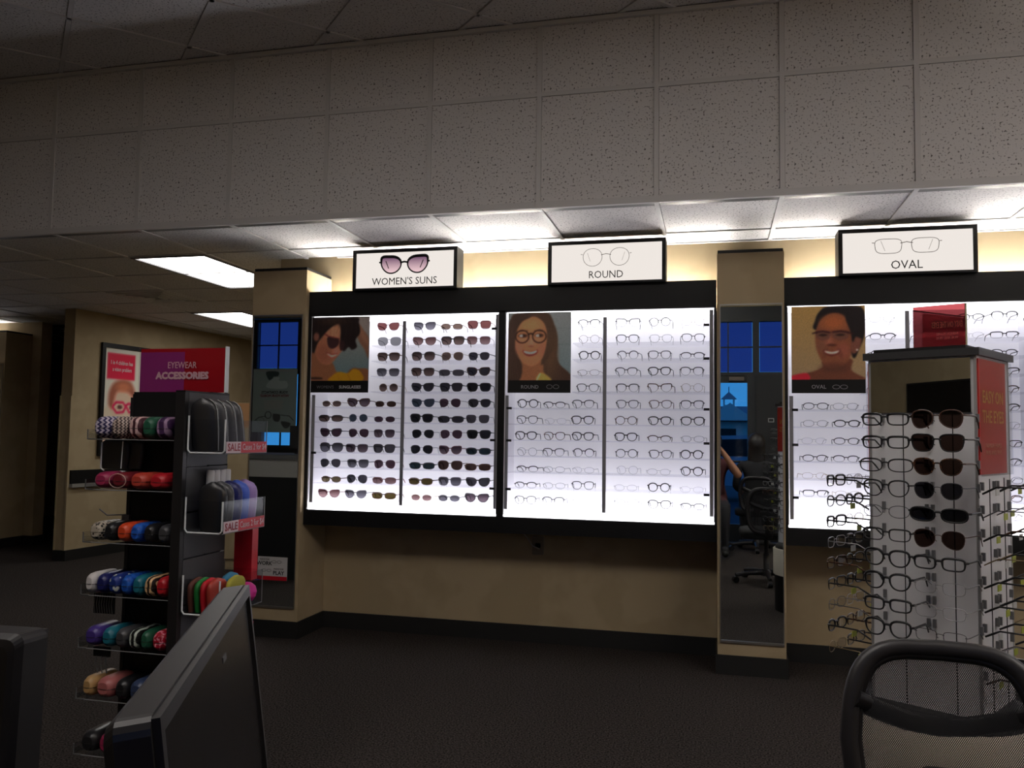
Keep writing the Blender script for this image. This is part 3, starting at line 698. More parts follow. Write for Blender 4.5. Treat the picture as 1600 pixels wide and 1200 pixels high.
def glasses(spec, pos, rz, where, group, rx=0., dz=0., k=1.05):
    shape, rim, fr, ln = spec.split('/')
    sun = ln != 'clear'; b = SHAPES[shape][1]
    desc = f"{FRN[fr]} {SHN[shape]} " + (f"sunglasses, {LNN[ln]} lenses" if sun else "eyeglasses")
    fme, lens, tem = glasses_meshes(shape, rim)
    t = thing('sunglasses' if sun else 'eyeglasses', f"{desc}, {where}", 'sunglasses' if sun else 'glasses', (pos[0], pos[1], pos[2]+((b+RIM[rim][1])*k+.0005 if dz == 'stand' else 0)), rz, group)
    t.rotation_euler = (rx, 0, rz); t.scale = (k, k, k)
    inst('frame', fme, t, m=FR[fr])
    for me, l in lens: inst('lens', me, t, l, m=LN[ln])
    for me, l in tem: inst('temple', me, t, l, m=FR[fr])
    return t
ORD = ['first', 'second', 'third', 'fourth', 'fifth', 'sixth', 'seventh', 'eighth', 'ninth', 'tenth', 'eleventh', 'twelfth']
POSN = ['left', 'middle', 'right']
def fill_bay(case, group, first, left, right, xf, xl, xr):
    """first: rows 1-5 beside the poster; left: rows 6-12; right: rows 1-12"""
    def put(spec, x, k, where):
        if spec and spec != '-':
            glasses(spec, (x+random.uniform(-.006, .006), 4.915+random.uniform(-.006, .008), SH_Z[k]+.0025), random.uniform(-.10, .10), where, group, 0, 'stand', 1.10 if 'sun' in case else 1.05)
    for k, s in enumerate(first): put(s, xf, k, f"{ORD[k]} shelf, beside the poster, {case}")
    for k, row in enumerate(left):
        for c, s in enumerate(row.split()): put(s, xl[c], k+5, f"{ORD[k+5]} shelf, {POSN[c]} of left half, {case}")
    for k, row in enumerate(right):
        for c, s in enumerate(row.split()): put(s, xr[c], k, f"{ORD[k]} shelf, {POSN[c]} of right half, {case}")
fill_bay('sunglasses case', 'women\'s sunglasses on the wall case shelves',
  ['cat/med/wine/rose', 'large/thin/grey/pale', 'square/thick/tort/gbrown', 'square/thin/grey/ggrey', 'round/thin/gold/gbrown'],
  ['oval/thin/gold/gbrown cat/thick/tort/gmauve oval/thin/brown/brown', 'wrap/thick/black/gbrown round/thin/silver/blue oval/thin/grey/mauve', 'cat/thick/black/mauve aviator/thin/brown/mauve square/fine/grey/gmauve',
   'large/thick/black/ggrey square/med/grey/gmauve square/thick/black/grey', 'aviator/thin/black/dark square/med/grey/ggrey aviator/thin/wine/mauve', 'oval/med/tort/golive aviator/thin/black/dark wrap/med/wine/grose', 'cat/med/wine/grose cat/med/grey/ggrey wrap/thick/tort/olive'],
  ['cat/med/black/ggrey oval/med/tort/tan square/med/wine/rose', 'cat/med/tort/grose square/thick/black/gbrown square/thin/brown/grose', 'large/med/black/gbrown aviator/thin/gold/tan panto/med/black/dark', 'square/med/black/gbrown wrap/med/grey/grey cat/thick/tort/dark',
   'cat/thick/black/dark square/thick/black/dark square/thick/black/black', 'cat/med/blue/blue aviator/thin/brown/mauve panto/thick/black/dark', 'square/thick/black/black wrap/thick/black/dark square/fine/grey/grey', 'aviator/thin/black/black aviator/thin/wine/mauve square/thick/black/black',
   'aviator/thin/black/black cat/med/wine/gmauve wrap/thick/black/teal', 'wrap/thick/black/teal large/med/brown/brown wrap/thick/tort/brown', 'wrap/thick/tort/olive square/med/grey/ggrey cat/thick/black/dark', 'oval/thin/gold/grose oval/med/grey/ggrey cat/thick/black/gmauve'],
  -2.018, (-2.397, -2.217, -2.030), (-1.781, -1.595, -1.415))
fill_bay('round-frames case', 'round eyeglasses on the wall case shelves',
  ['panto/brow/black/clear', 'round/thin/tort/clear', 'round/thick/black/clear', 'oval/thin/brown/clear', 'panto/med/black/clear'],
  ['round/thick/black/clear oval/brow/black/clear panto/brow/black/clear', 'panto/med/black/clear oval/fine/silver/clear panto/thick/black/clear', 'panto/thick/black/clear panto/med/tort/clear panto/thick/black/clear', 'round/thin/grey/clear panto/brow/grey/clear round/brow/black/clear',
   'oval/brow/black/clear oval/thin/grey/clear oval/thin/silver/clear', 'oval/brow/black/clear oval/thin/grey/clear panto/med/black/clear', 'panto/med/black/clear panto/brow/grey/clear panto/fine/silver/clear'],
  ['cat/brow/black/clear round/med/black/clear round/thin/wine/clear', 'panto/med/black/clear panto/thin/grey/clear panto/med/grey/clear', 'round/brow/grey/clear panto/med/black/clear oval/brow/black/clear', 'panto/brow/black/clear panto/thick/black/clear panto/brow/black/clear', 'panto/brow/black/clear cat/brow/tort/clear round/thin/gold/clear',
   'panto/med/black/clear panto/med/tort/clear panto/brow/black/clear', 'round/med/tort/clear panto/thick/black/clear panto/thick/black/clear', 'panto/thick/black/clear oval/brow/brown/clear oval/thin/grey/clear', 'round/med/black/clear panto/med/black/clear round/thick/black/clear',
   'round/thin/silver/clear oval/thin/silver/clear round/thick/black/clear', 'oval/thin/silver/clear round/thick/black/clear oval/fine/silver/clear', 'cat/thin/grey/clear panto/med/black/clear oval/med/grey/clear'],
  -.733, (-1.108, -.936, -.761), (-.504, -.313, -.124))
fill_bay('oval-frames case', 'oval eyeglasses on the wall case shelves',
  ['oval/thin/grey/clear', 'oval/brow/black/clear', 'oval/med/black/clear', 'oval/thin/brown/clear', 'oval/med/black/clear'],
  ['oval/med/black/clear oval/thin/grey/clear oval/thin/silver/clear', 'oval/thin/black/clear oval/thick/black/clear oval/thin/grey/clear', 'oval/fine/silver/clear oval/med/black/clear oval/med/black/clear', 'oval/med/black/clear oval/brow/grey/clear oval/thin/brown/clear',
   'oval/fine/gold/clear oval/fine/silver/clear oval/thin/grey/clear', 'rect/brow/black/clear oval/fine/gold/clear oval/med/black/clear', 'oval/fine/silver/clear oval/fine/silver/clear oval/thin/black/clear'],
  ['oval/thin/grey/clear oval/med/black/clear panto/brow/black/clear', 'oval/med/black/clear oval/fine/silver/clear rect/brow/black/clear', 'oval/thin/brown/clear oval/brow/black/clear oval/med/black/clear', 'oval/med/tort/clear oval/thin/grey/clear rect/brow/black/clear', 'rect/thin/grey/clear oval/med/black/clear oval/brow/tort/clear', 'oval/med/black/clear rect/thin/silver/clear oval/brow/black/clear', 'oval/thin/gold/clear oval/med/brown/clear oval/thin/silver/clear', 'oval/brow/black/clear oval/thin/grey/clear rect/med/black/clear',
   'oval/med/black/clear rect/brow/grey/clear oval/brow/black/clear', 'oval/fine/silver/clear oval/med/black/clear oval/thin/grey/clear', 'oval/med/brown/clear oval/thin/grey/clear oval/med/brown/clear', 'rect/thin/black/clear oval/med/black/clear oval/thin/black/clear'],
  .905, (.545, .711, .893), (1.15, 1.345, 1.512))

# ================================================================== SPINNER TOWER
TW = .3075; TC = (.688, 2.862); TR = -math.radians(32.1)
tower = thing('spinner_display', 'square revolving glasses tower on a round drum base, right foreground', 'display stand', (*TC, 0), TR)
h = TW/2; PZ0, PZ1 = .50, 1.541
M_tpanel = mat('pale_grey_tower_panel', (.80, .79, .80), .5)
M_tw = mat('tower_silver_trim', (.55, .55, .55), .35, .7)
MB().lathe([(.245, 0), (.245, .27)], 40).build('lower_drum', M_black, tower)
MB().lathe([(.255, .27), (.255, .46), (.25, .465)], 40).build('upper_drum', mat('cream_drum', (.72, .67, .55), .5), tower)
MB().lathe([(.24, .465), (.235, .49), (.20, .50)], 40).build('turntable', M_black, tower)
core = MB().box(-h+.004, h-.004, -h+.004, h-.004, PZ0, PZ1); core.build('core', M_tpanel, tower)
for (n, b) in (('front_panel', (-h+.006, h-.006, -h, -h+.004)), ('rear_panel', (-h+.006, h-.006, h-.004, h)), ('side_panel', (h-.004, h, -h+.006, h-.006)), ('side_panel', (-h, -h+.004, -h+.006, h-.006))):
    MB().box(*b, PZ0, PZ1).build(n, M_tpanel, tower)
for sx in (-1, 1):
    for sy in (-1, 1): MB().box(sx*(h-.002)-.004, sx*(h-.002)+.004, sy*(h-.002)-.004, sy*(h-.002)+.004, PZ0, PZ1).build('corner_post', M_tw, tower)
for sy in (-1, 1):
    MB().box(-h+.008, h-.012, sy*(h+.004)-.0035, sy*(h+.004)+.0035, 1.375, 1.535).build('mirror', M_mirror, tower)
    for x in (-.052, .089): MB().box(x-.0012, x+.0012, sy*(h+.001)-.001, sy*(h+.001)+.001, PZ0, 1.372).build('slot_line', M_black, tower)
for y in (-.052, .089):
    for sx in (-1, 1): MB().box(sx*(h+.001)-.001, sx*(h+.001)+.001, y-.0012, y+.0012, PZ0, 1.18).build('slot_line', M_black, tower)
MB().box(-h-.014, h+.014, -h-.014, h+.014, PZ1, PZ1+.022).build('top_cap', mat('grey_black_cap', (.035, .035, .037), .4), tower)
MB().box(-h+.01, h-.03, -h+.012, h-.012, PZ1+.022, PZ1+.034).build('top_plinth', M_black, tower)
M_red = mat('red_print', lin(205, 52, 44), .35); M_goldink = mat('gold_print', lin(232, 176, 84), .4); M_paleink2 = mat('pale_pink_print', lin(225, 150, 130), .4)
for sx in (-1, 1):
    MB().box(sx*(h+.004)-.002, sx*(h+.004)+.002, -h+.004, h-.05, 1.195, 1.532).build('red_poster', M_red, tower)
    MB().box(sx*(h+.010)-.0012, sx*(h+.010)+.0012, -h+.002, h+.0, 1.19, 1.536).build('poster_sleeve', M_acryl, tower)
    rz = PI/2 if sx > 0 else -PI/2; X = sx*(h+.0066)
    for s, z, sz, m, bo, wd in (('EASY ON', 1.42, .052, M_goldink, .0008, .19), ('THE EYES', 1.362, .052, M_goldink, .0008, .20), ('FASHION FRAMES', 1.278, .018, M_paleink2, 0, .15), ('99.95 AND 79.95', 1.257, .018, M_paleink2, 0, .15)):
        text(s, sz, m, tower, (X, -.023, z), rz, bo, width=wd)
hold_me = MB().box(-.004, .004, -.010, 0, -.012, .012).mesh('temple_holder', mat('grey_holder', (.16, .16, .165), .5))
ROWZ = [1.352-.0672*i for i in range(10)]
Rt = Matrix.Rotation(TR, 3, 'Z')
def tower_put(spec, l, rz, where, group, tilt=0.):
    p = Rt @ Vector(l); glasses(spec, (TC[0]+p.x, TC[1]+p.y, p.z), TR+rz+random.uniform(-.03, .03), where, group, tilt)
front = ['rect/thick/black/clear aviator/med/brown/brown', 'rect/thick/black/clear square/med/black/brown', 'wrap/med/black/clear panto/med/tort/brown', 'panto/med/black/clear panto/thin/grey/dark', 'oval/thin/grey/clear wrap/thick/black/black',
         'rect/med/black/clear aviator/thin/brown/brown', 'panto/thick/black/clear rect/thick/black/clear', 'panto/thick/black/clear rect/thin/silver/clear', 'rect/thick/black/clear rect/thin/silver/clear', 'panto/thick/black/clear rect/thin/grey/clear']
for k, row in enumerate(front):
    for c, s in enumerate(row.split()):
        u = (.1052, .2483)[c]
        tower_put(s, (u-h, -h-.150, ROWZ[k]), 0, f"{ORD[k]} row, {POSN[c*2]} column, front of tower", 'glasses on the front of the spinner tower')
        for dx in (-.063, .063): inst('temple_holder', hold_me, tower, (u-h+dx, -h-.0005, ROWZ[k]+.006))
side = ['rect/thick/black/clear', 'rect/med/black/clear', 'oval/med/black/clear', 'oval/thin/grey/clear', 'rect/thick/black/clear', 'oval/thick/black/clear', 'rect/thin/silver/clear', 'oval/thin/gold/clear', 'rect/med/tort/clear']
ptm = {c: mat(c+'_tag', v, .5) for c, v in (('lime', lin(170, 178, 60)), ('white', (.6, .6, .58)))}
tag_me = MB().box(-.001, .001, -.016, .016, -.018, 0).mesh('price_sticker', ptm['white'])
for sx in (1, -1):
    for k in range(9):
        z = 1.155-.0672*k
        for c, v in enumerate((-.078, .064)):
            tower_put(side[(k*2+c*3+(sx > 0)) % 9], (sx*(h+.150), v, z), sx*PI/2, f"{ORD[k]} row, {'near' if c == 0 else 'far'} column, {'right' if sx > 0 else 'left'} side of tower", f"glasses on the {'right' if sx > 0 else 'left'} side of the spinner tower")
            for dx in (-.058, .058): inst('temple_holder', hold_me, tower, (sx*(h+.0005), v+dx, z+.006), (0, 0, sx*PI/2))
            inst('price_sticker', tag_me, tower, (sx*(h+.045+.02*((k+c) % 2)), v-.058, z), m=ptm['lime' if (k+c) % 3 else 'white'])
# folded acrylic sign on the tower
sg = thing('topper_sign', 'red folded acrylic sign standing on top of the glasses tower', 'sign', (.66, 2.84, PZ1+.034), 0)
M_redacr = clear_mat('red_tinted_acrylic', (.36, .15, .155), .05); M_pinkacr = clear_mat('pink_tinted_acrylic', (.80, .52, .54), .05)
def upright(name, m, p, q, z0, z1, th=.002):
    d = (Vector(q)-Vector(p)); n = Vector((-d.y, d.x)).normalized()*th; o = Vector((.66, 2.84))
    MB().prism([tuple(Vector(p)+n-o), tuple(Vector(p)-n-o), tuple(Vector(q)-n-o), tuple(Vector(q)+n-o)], z0-PZ1-.034, z1-PZ1-.034, 'xy').build(name, m, sg)
    return d
apex, nearp, farp = (.602, 2.790), (.733, 2.722), (.795, 2.955)
upright('near_panel', M_redacr, apex, nearp, PZ1+.034, 1.705); upright('far_panel', M_pinkacr, (apex[0]+.035, apex[1]+.03), farp, PZ1+.034, 1.69)
upright('far_sleeve', M_acryl, apex, farp, PZ1+.034, 1.695, .003)
MB().tube([(apex[0]-.66, apex[1]-2.84, 1.695-PZ1-.034), (farp[0]-.66, farp[1]-2.84, 1.695-PZ1-.034)], .0022, 5).build('far_edge', M_acedge, sg)
MB().tube([(nearp[0]-.66, nearp[1]-2.84, 0), (nearp[0]-.66, nearp[1]-2.84, 1.705-PZ1-.034)], .003, 5).build('clear_edge', mat('yellowed_edge', (.5, .45, .28), .3), sg)
dd = Vector(nearp)-Vector(apex); az = math.atan2(dd.y, dd.x); nn = Vector((dd.y, -dd.x)).normalized()*.004; mid = ((apex[0]+nearp[0])/2-.66+nn.x+.02, (apex[1]+nearp[1])/2-2.84+nn.y-.01)
for s, z, sz, m, wd in (('EASY ON THE EYES', .068, .026, mat('dull_gold_print', lin(120, 60, 40), .5), .085), ('FASHION FRAMES', .040, .010, mat('dull_pink_print', lin(170, 90, 85), .5), .06), ('99.95 AND 79.95', .028, .010, mat('dull_pink_print', lin(170, 90, 85), .5), .06)):
    text(s, sz, m, sg, (mid[0], mid[1], z), az, .0002, flip=True, width=wd)

# ================================================================== ACCESSORIES STAND
GX0, GX1, GY0, GY1, GZ = -2.062, -1.729, 2.60, 2.705, 1.420
gond = thing('accessory_stand', 'black floor stand with clear trays of eyeglass cases, left foreground', 'display stand', ((GX0+GX1)/2, (GY0+GY1)/2, 0)); gat = gond.location
M_slat = mat('charcoal_slatwall', (.045, .045, .05), .5)
B = lambda n, m, *b: MB().box(*b).build(n, m, gond, at=gat)
B('base', M_black, GX0-.03, GX1+.02, 2.43, GY1+.03, 0, .09)
B('core', M_black, GX0+.008, GX1-.012, GY0+.006, GY1-.006, .09, GZ-.004)
B('front_panel', M_black, GX0+.006, GX1-.036, GY0, GY0+.006, .09, GZ)
B('corner_post', M_blackplastic, GX1-.037, GX1-.001, 2.445, 2.465, .09, GZ)
B('flank_board', M_blackplastic, GX1-.037, GX1-.012, 2.465, GY0, .09, GZ)
B('corner_post', M_blackplastic, GX0, GX0+.014, GY0-.004, GY0+.014, .09, GZ-.012)
z = .09
while z < GZ-.01:
    z1 = min(z+.149, GZ); B('slat', M_slat, GX1-.012, GX1, 2.466, GY1, z, z1); B('slat', M_slat, GX0, GX0+.008, GY0+.014, GY1, z, z1); z += .1545
B('top_cap', M_black, GX0+.01, GX1, GY0, GY1, GZ, GZ+.008); B('flank_cap', M_black, GX1-.037, GX1, 2.445, GY0, GZ, GZ+.006)
# sign
sgn = thing('header_sign', 'red sign reading EYEWEAR ACCESSORIES with a painted purple reflection, on the black stand', 'sign', (-1.874, 2.63, GZ+.008))
MB().box(-.176, .176, -.003, .003, 0, .160).build('red_card', mat('crimson_card', lin(178, 16, 34), .35), sgn)
MB().box(-.176, .008, -.0045, -.0032, .002, .147).build('purple_reflection', mat('painted_purple_reflection', lin(158, 48, 128), .35), sgn)  # purple reflection in the acrylic, painted as a flat panel on the left half
M_pinkw = mat('pinkish_white_print', lin(236, 190, 200), .45)
text('EYEWEAR', .034, M_pinkw, sgn, (0, -.0055, .098), width=.118)
text('ACCESSORIES', .034, M_pinkw, sgn, (-.0, -.0055, .060), bold=.0022, width=.215)
MB().box(-.179, .179, -.0085, -.0065, 0, .163).build('front_sleeve', clear_mat('clear_sign_sleeve', (.95, .95, .95), .05), sgn)
MB().box(.177, .180, -.010, .012, 0, .165).build('clear_edge', M_acedge, sgn)
# trays
TRAY_Z = [1.259, 1.086, .906, .727, .549, .379, .195]
for k, z in enumerate(TRAY_Z):
    t = B('tray', M_acryl, -2.11, -1.768, 2.45, 2.598, z-.003, z)
    for (n, b) in (('tray_lip', (-2.11, -1.768, 2.45, 2.453, z, z+.018)), ('tray_end', (-2.112, -2.109, 2.45, 2.595, z-.003, z+.032))):
        MB().box(*b).build(n, M_acryl, t, at=gat)
    MB().tube([(-2.112, 2.449, z+.032), (-2.112, 2.449, z-.002), (-2.08, 2.449, z-.002)], .0022, 5).build('tray_edge', M_dkgrey, t, at=gat)
    MB().tube([(-2.11, 2.4495, z-.003), (-1.768, 2.4495, z-.003)], .0016, 5).build('front_edge', mat('dim_acrylic_edge', (.22, .22, .23), .3), t, at=gat)
def case_mesh(wd, ht, ln, ex=2.6):
    rings = []
    for y, k in ((0, .55), (.006, .78), (.018, .94), (.035, 1.), (ln-.035, 1.), (ln-.018, .94), (ln-.006, .78), (ln, .55)):
        ring = []
        for i in range(18):
            a = 2*PI*i/18; c, s = math.cos(a), math.sin(a)
            ring.append((wd/2*k*math.copysign(abs(c)**(2/ex), c), y, ht/2 + ht/2*k*math.copysign(abs(s)**(2/ex), s)))
        rings.append(ring)
    return MB().loft(rings[::-1]).mesh('shell', M_ink)
CM = {}
PAT = {
 'navy zigzag': tex_mat('navy_zigzag', 'zigzag', (lin(44, 40, 86), lin(190, 180, 196)), 45., .5, (.42, .58)), 'tan zigzag': tex_mat('tan_zigzag', 'zigzag', (lin(70, 56, 58), lin(196, 178, 166)), 60., .5, (.42, .58)),
 'pink zebra': tex_mat('pink_zebra', 'stripes', (lin(70, 34, 44), lin(206, 172, 170)), 14., .5), 'green': mat('green_case', lin(30, 84, 62), .45), 'purple zebra': tex_mat('purple_zebra', 'stripes', (lin(60, 34, 72), lin(150, 120, 150)), 10., .5, (.6, .8)),
 'magenta': mat('magenta_case', lin(150, 38, 78), .45), 'dark red': mat('dark_red_case', lin(110, 22, 34), .45), 'coral red': mat('coral_case', lin(178, 62, 48), .45), 'bright red': mat('red_case', lin(178, 26, 38), .45), 'cream': mat('cream_pouch', lin(190, 160, 130), .6),
 'leopard': tex_mat('leopard_case', 'voronoi', ((.01, .01, .01), lin(170, 160, 145)), 90., .4, (.35, .45)), 'black': mat('black_case', (.012, .012, .014), .35), 'orange': mat('orange_case', lin(206, 70, 34), .45), 'royal blue': tex_mat('blue_case', 'noise', (lin(24, 66, 150), lin(40, 96, 190)), 60., .4),
 'charcoal': mat('charcoal_case', (.05, .05, .055), .35), 'white': mat('white_case', lin(205, 200, 200), .45), 'navy': mat('navy_case', lin(26, 30, 92), .4), 'dotted blue': tex_mat('dotted_blue_case', 'voronoi', (lin(190, 196, 190), lin(32, 52, 122)), 45., .4, (.28, .34)),
 'teal': mat('teal_case', lin(26, 104, 122), .4), 'tiger': tex_mat('tiger_case', 'stripes', (lin(30, 18, 14), lin(214, 176, 130)), 18., .5), 'purple': mat('purple_case', lin(66, 48, 124), .4), 'black and white': tex_mat('black_white_case', 'stripes', ((.008, .008, .008), lin(180, 190, 180)), 16., .4, (.55, .7)),
 'pink and red': tex_mat('pink_red_case', 'noise', (lin(160, 16, 40), lin(240, 150, 170)), 80., .4, (.5, .58)), 'gold': mat('gold_case', lin(176, 140, 92), .4), 'dusty rose': mat('rose_case', lin(172, 100, 98), .4), 'slate blue': mat('slate_case', lin(50, 62, 92), .35),
 'lavender': mat('lavender_case', lin(160, 132, 190), .45), 'blue': mat('mid_blue_case', lin(64, 92, 190), .45), 'brown': mat('brown_pouch', lin(96, 52, 40), .6), 'grass green': mat('grass_pouch', lin(24, 120, 50), .6), 'red': mat('red_pouch', lin(196, 22, 36), .6),
 'yellow': mat('yellow_pouch', lin(190, 180, 60), .6), 'sky blue': mat('sky_pouch', lin(60, 140, 180), .6), 'hot pink': mat('pink_pouch', lin(236, 50, 160), .5)}
TR_N = ['top', 'second', 'third', 'fourth', 'fifth', 'sixth', 'lowest']
rows = [[(-2.066, 'navy zigzag', .074), (-1.998, 'tan zigzag', .068), (-1.934, 'pink zebra', .06), (-1.882, 'green', .05), (-1.826, 'purple zebra', .058)],
        [(-2.058, 'magenta', .066), (-1.988, 'dark red', .07), (-1.914, 'coral red', .07), (-1.838, 'bright red', .072)],
        [(-2.072, 'leopard', .054), (-2.018, 'black', .05), (-1.965, 'orange', .052), (-1.913, 'royal blue', .05), (-1.862, 'black', .046), (-1.805, 'charcoal', .05)],
        [(-2.086, 'white', .044), (-2.040, 'navy', .046), (-1.992, 'dotted blue', .048), (-1.944, 'royal blue', .046), (-1.898, 'teal', .044), (-1.852, 'tiger', .046), (-1.805, 'bright red', .046)],
        [(-2.070, 'purple', .062), (-2.007, 'teal', .05), (-1.955, 'charcoal', .05), (-1.905, 'black and white', .044), (-1.860, 'green', .04), (-1.806, 'pink and red', .06)],
        [(-2.077, 'gold', .048), (-2.014, 'dusty rose', .07), (-1.946, 'black', .052), (-1.885, 'slate blue', .064), (-1.815, 'black', .06)],
        [(-2.065, 'black', .066), (-1.994, 'magenta', .066), (-1.924, 'charcoal', .06), (-1.85, 'dark red', .066)]]
def eye_case(x, y, z, wd, ht, ln, pat, label, group):
    key = (wd, ht, ln)
    if key not in CM: CM[key] = case_mesh(wd, ht, ln)
    t = thing('eyeglass_case', label, 'glasses case', (x, y, z), random.uniform(-.05, .05), group)
    inst('shell', CM[key], t, m=PAT[pat])
    seam = MB(); pts = [(-wd/2*1.004, ln-.02, ht*.46), (-wd/2*1.004, .03, ht*.46), (-wd*.46, .012, ht*.46), (-wd*.3, .001, ht*.46), (0, -.001, ht*.46), (wd*.3, .001, ht*.46), (wd*.46, .012, ht*.46), (wd/2*1.004, .03, ht*.46), (wd/2*1.004, ln-.02, ht*.46)]
    seam.tube(pts, .0011, 4).build('seam', M_blackplastic, t)
    return t
for k, row in enumerate(rows):
    for i, (x, pat, wd) in enumerate(row):
        ht = (.078, .058, .066, .070, .068, .070, .070)[k]
        eye_case(x, 2.456, TRAY_Z[k]+.0005, wd, ht, .138, pat, f"{pat} hard eyeglass case, {ORD[i]} from left on the {TR_N[k]} tray", 'eyeglass cases on the clear trays')
# white-rimmed ring on the dark red case front, loose hook and hanging goods between the trays
d = MB().tube([(.033*math.cos(a/20*2*PI), 0, .024*math.sin(a/20*2*PI)) for a in range(20)], .0016, 5, True)
tag(d.build('case_trim_ring', mat('pale_piping', lin(200, 160, 150), .5), loc=(-1.988, 2.4535, TRAY_Z[1]+.0295)), 'pale oval piping ring leaning on the dark red case', 'ring')
hk = B('hook', M_alum, -2.062, -2.059, 2.60, 2.603, .98, 1.0)
MB().tube([(-2.06, 2.60, .985), (-2.062, 2.50, .992), (-2.068, 2.47, 1.015)], .0025, 5).build('hook_rod', M_alum, hk, at=gat)
for nm, lab, m, b in (('hang_pack', 'grey card pack hanging at the left of the stand above the third tray', mat('grey_card', (.16, .15, .14), .6), (-2.07, -2.04, 2.585, 2.597, .935, .985)),):
    tag(MB().box(*b).build(nm, m), lab, 'pack')
ch = thing('chain_pack', 'pack of grey eyeglass chains hanging under the fourth tray', 'chains', (-2.06, 2.50, .655))
for i in range(8): MB().tube([(-.035+.010*i, 0, .066), (-.036+.010*i, -.004, .03), (-.034+.010*i, 0, 0)], .0014, 4).build('chain', mat('grey_chain', (.22, .21, .20), .4, .6), ch)
MB().box(-.042, .042, .002, .006, -.002, .069).build('card', M_black, ch)
kc = thing('cord_pack', 'black cords dangling below the fifth tray on the left', 'cords', (-2.05, 2.49, .455))
MB().box(-.035, .03, 0, .006, .055, .088).build('card', M_black, kc)
for i in range(3): MB().tube([(-.02+.018*i, 0, .056), (-.024+.02*i, 0, .03), (-.014+.018*i, 0, .0)], .002, 5).build('cord', mat('dim_cord', (.1, .1, .1), .5), kc)
# small clear pouch holder with black pouches under the top tray
ph = B('pouch_holder', M_acryl, -2.098, -2.0, 2.505, 2.508, 1.15, 1.25)
MB().tube([(-2.098, 2.503, 1.245), (-2.099, 2.503, 1.155), (-2.085, 2.503, 1.147)], .003, 5).tube([(-2.012, 2.503, 1.25), (-2.016, 2.503, 1.155)], .002, 5).build('holder_edge', M_acedge, ph, at=gat)
def soft(wd, th, ht, ex=2.4, nose=.5):
    rings = []
    for i in range(13):
        u = i/12; k = min(1, math.sqrt(max(0, 1-((u-.72)/.28)**2)) if u > .72 else (.82+.18*math.sin(u/.72*PI/2)))
        k = max(k, .12); ring = []
        for j in range(16):
            a = 2*PI*j/16; c, s = math.cos(a), math.sin(a)
            ring.append((wd/2*k*math.copysign(abs(c)**(2/ex), c), th/2*(k**.5)*math.copysign(abs(s)**(2/ex), s), ht*u))
        rings.append(ring)
    return MB().loft(rings).mesh('pouch', M_ink)
SOFT = {'tall': soft(.105, .040, .185), 'round': soft(.10, .042, .165), 'flat': soft(.11, .020, .11, 4.)}
def soft_case(kind, pat, loc, rot, label, group, pipe=None):
    t = thing('soft_case', label, 'glasses pouch', loc, 0, group); t.rotation_euler = rot
    inst('pouch', SOFT[kind], t, m=PAT[pat])
    if pipe:
        wd, ht = {'tall': (.105, .185), 'round': (.10, .165), 'flat': (.11, .11)}[kind]
        pts = [(wd/2*(.86+.14*math.sin(u/.72*PI/2)) if u < .72 else wd/2*math.sqrt(max(0, 1-((u-.72)/.285)**2)), -.001, ht*u) for u in (0, .2, .4, .6, .72, .82, .9, .96)]
        MB().tube([(p[0], -.012, p[2]) for p in pts], .0012, 5).build('piping', pipe, t)
    return t
for i, x in enumerate((-2.07, -2.028)): soft_case('flat', 'black', (x, 2.54+.02*i, 1.152), (0, 0, .2), ['black soft pouch hanging under the top tray, left one', 'black soft pouch hanging under the top tray, right one'][i], 'black pouches under the top tray')

# clear bins on the right flank
BX0, BX1, BY0, BY1 = GX1+.002, -1.583, 2.462, 2.725
def tb(x, y, z): return (-1.655+(x+1.768)*.92, 2.462+(y-2.62)*.92, 1.29+(z-1.29)*.918)
M_salered = mat('sale_red', lin(196, 24, 44), .4); M_salewhite = mat('sale_white', lin(214, 190, 196), .4)
def flank_bin(z0, z1, sale):
    b = B('bin', M_bin, BX0, BX1, BY0, BY1, z0, z0+.003)
    for bb in ((BX1-.003, BX1, BY0, BY1, z0, z1), (BX0, BX1, BY0, BY0+.003, z0, z1), (BX0, BX1, BY1-.003, BY1, z0, z1)): MB().box(*bb).build('bin_wall', M_bin, b, at=gat)
    MB().tube([(BX0+.004, BY0-.001, z1+.012), (BX0+.003, BY0-.001, z0+.012), (BX0+.012, BY0-.001, z0+.001), (BX1-.010, BY0-.001, z0+.001), (BX1-.001, BY0-.001, z0+.010), (BX1-.001, BY0-.001, z1)], .0034, 6).build('bin_edge', M_acedge, b, at=gat)
    MB().tube([(BX1-.001, BY1, z0), (BX1-.001, BY1, z1)], .0015, 5).tube([(BX1-.001, BY0, z0), (BX1-.001, BY1, z0)], .0015, 5).build('bin_edge', mat('dim_acrylic_edge', (.22, .22, .23), .3), b, at=gat)
    if sale:
        MB().box(BX1+.0005, BX1+.002, BY0+.092, BY1-.004, z0+.002, z0+.040).build('sale_strip', M_salered, b, at=gat)
        MB().box(BX1+.0005, BX1+.002, BY0+.004, BY0+.092, z0+.002, z0+.040).build('sale_flag', M_salewhite, b, at=gat)
        text('SALE', .036, mat('sale_dark_red', lin(150, 16, 36), .4), b, (BX1+.003-gat[0], BY0+.048-gat[1], z0+.020), PI/2, .0006, width=.074)
        text('Cases 2 for $4', .030, M_salewhite, b, (BX1+.003-gat[0], BY0+.176-gat[1], z0+.021), PI/2, .0002, width=.152)
flank_bin(1.215, 1.329, True); flank_bin(.949, 1.056, True); flank_bin(.680, .796, False)
GB = 'soft cases in the bins of the black stand'
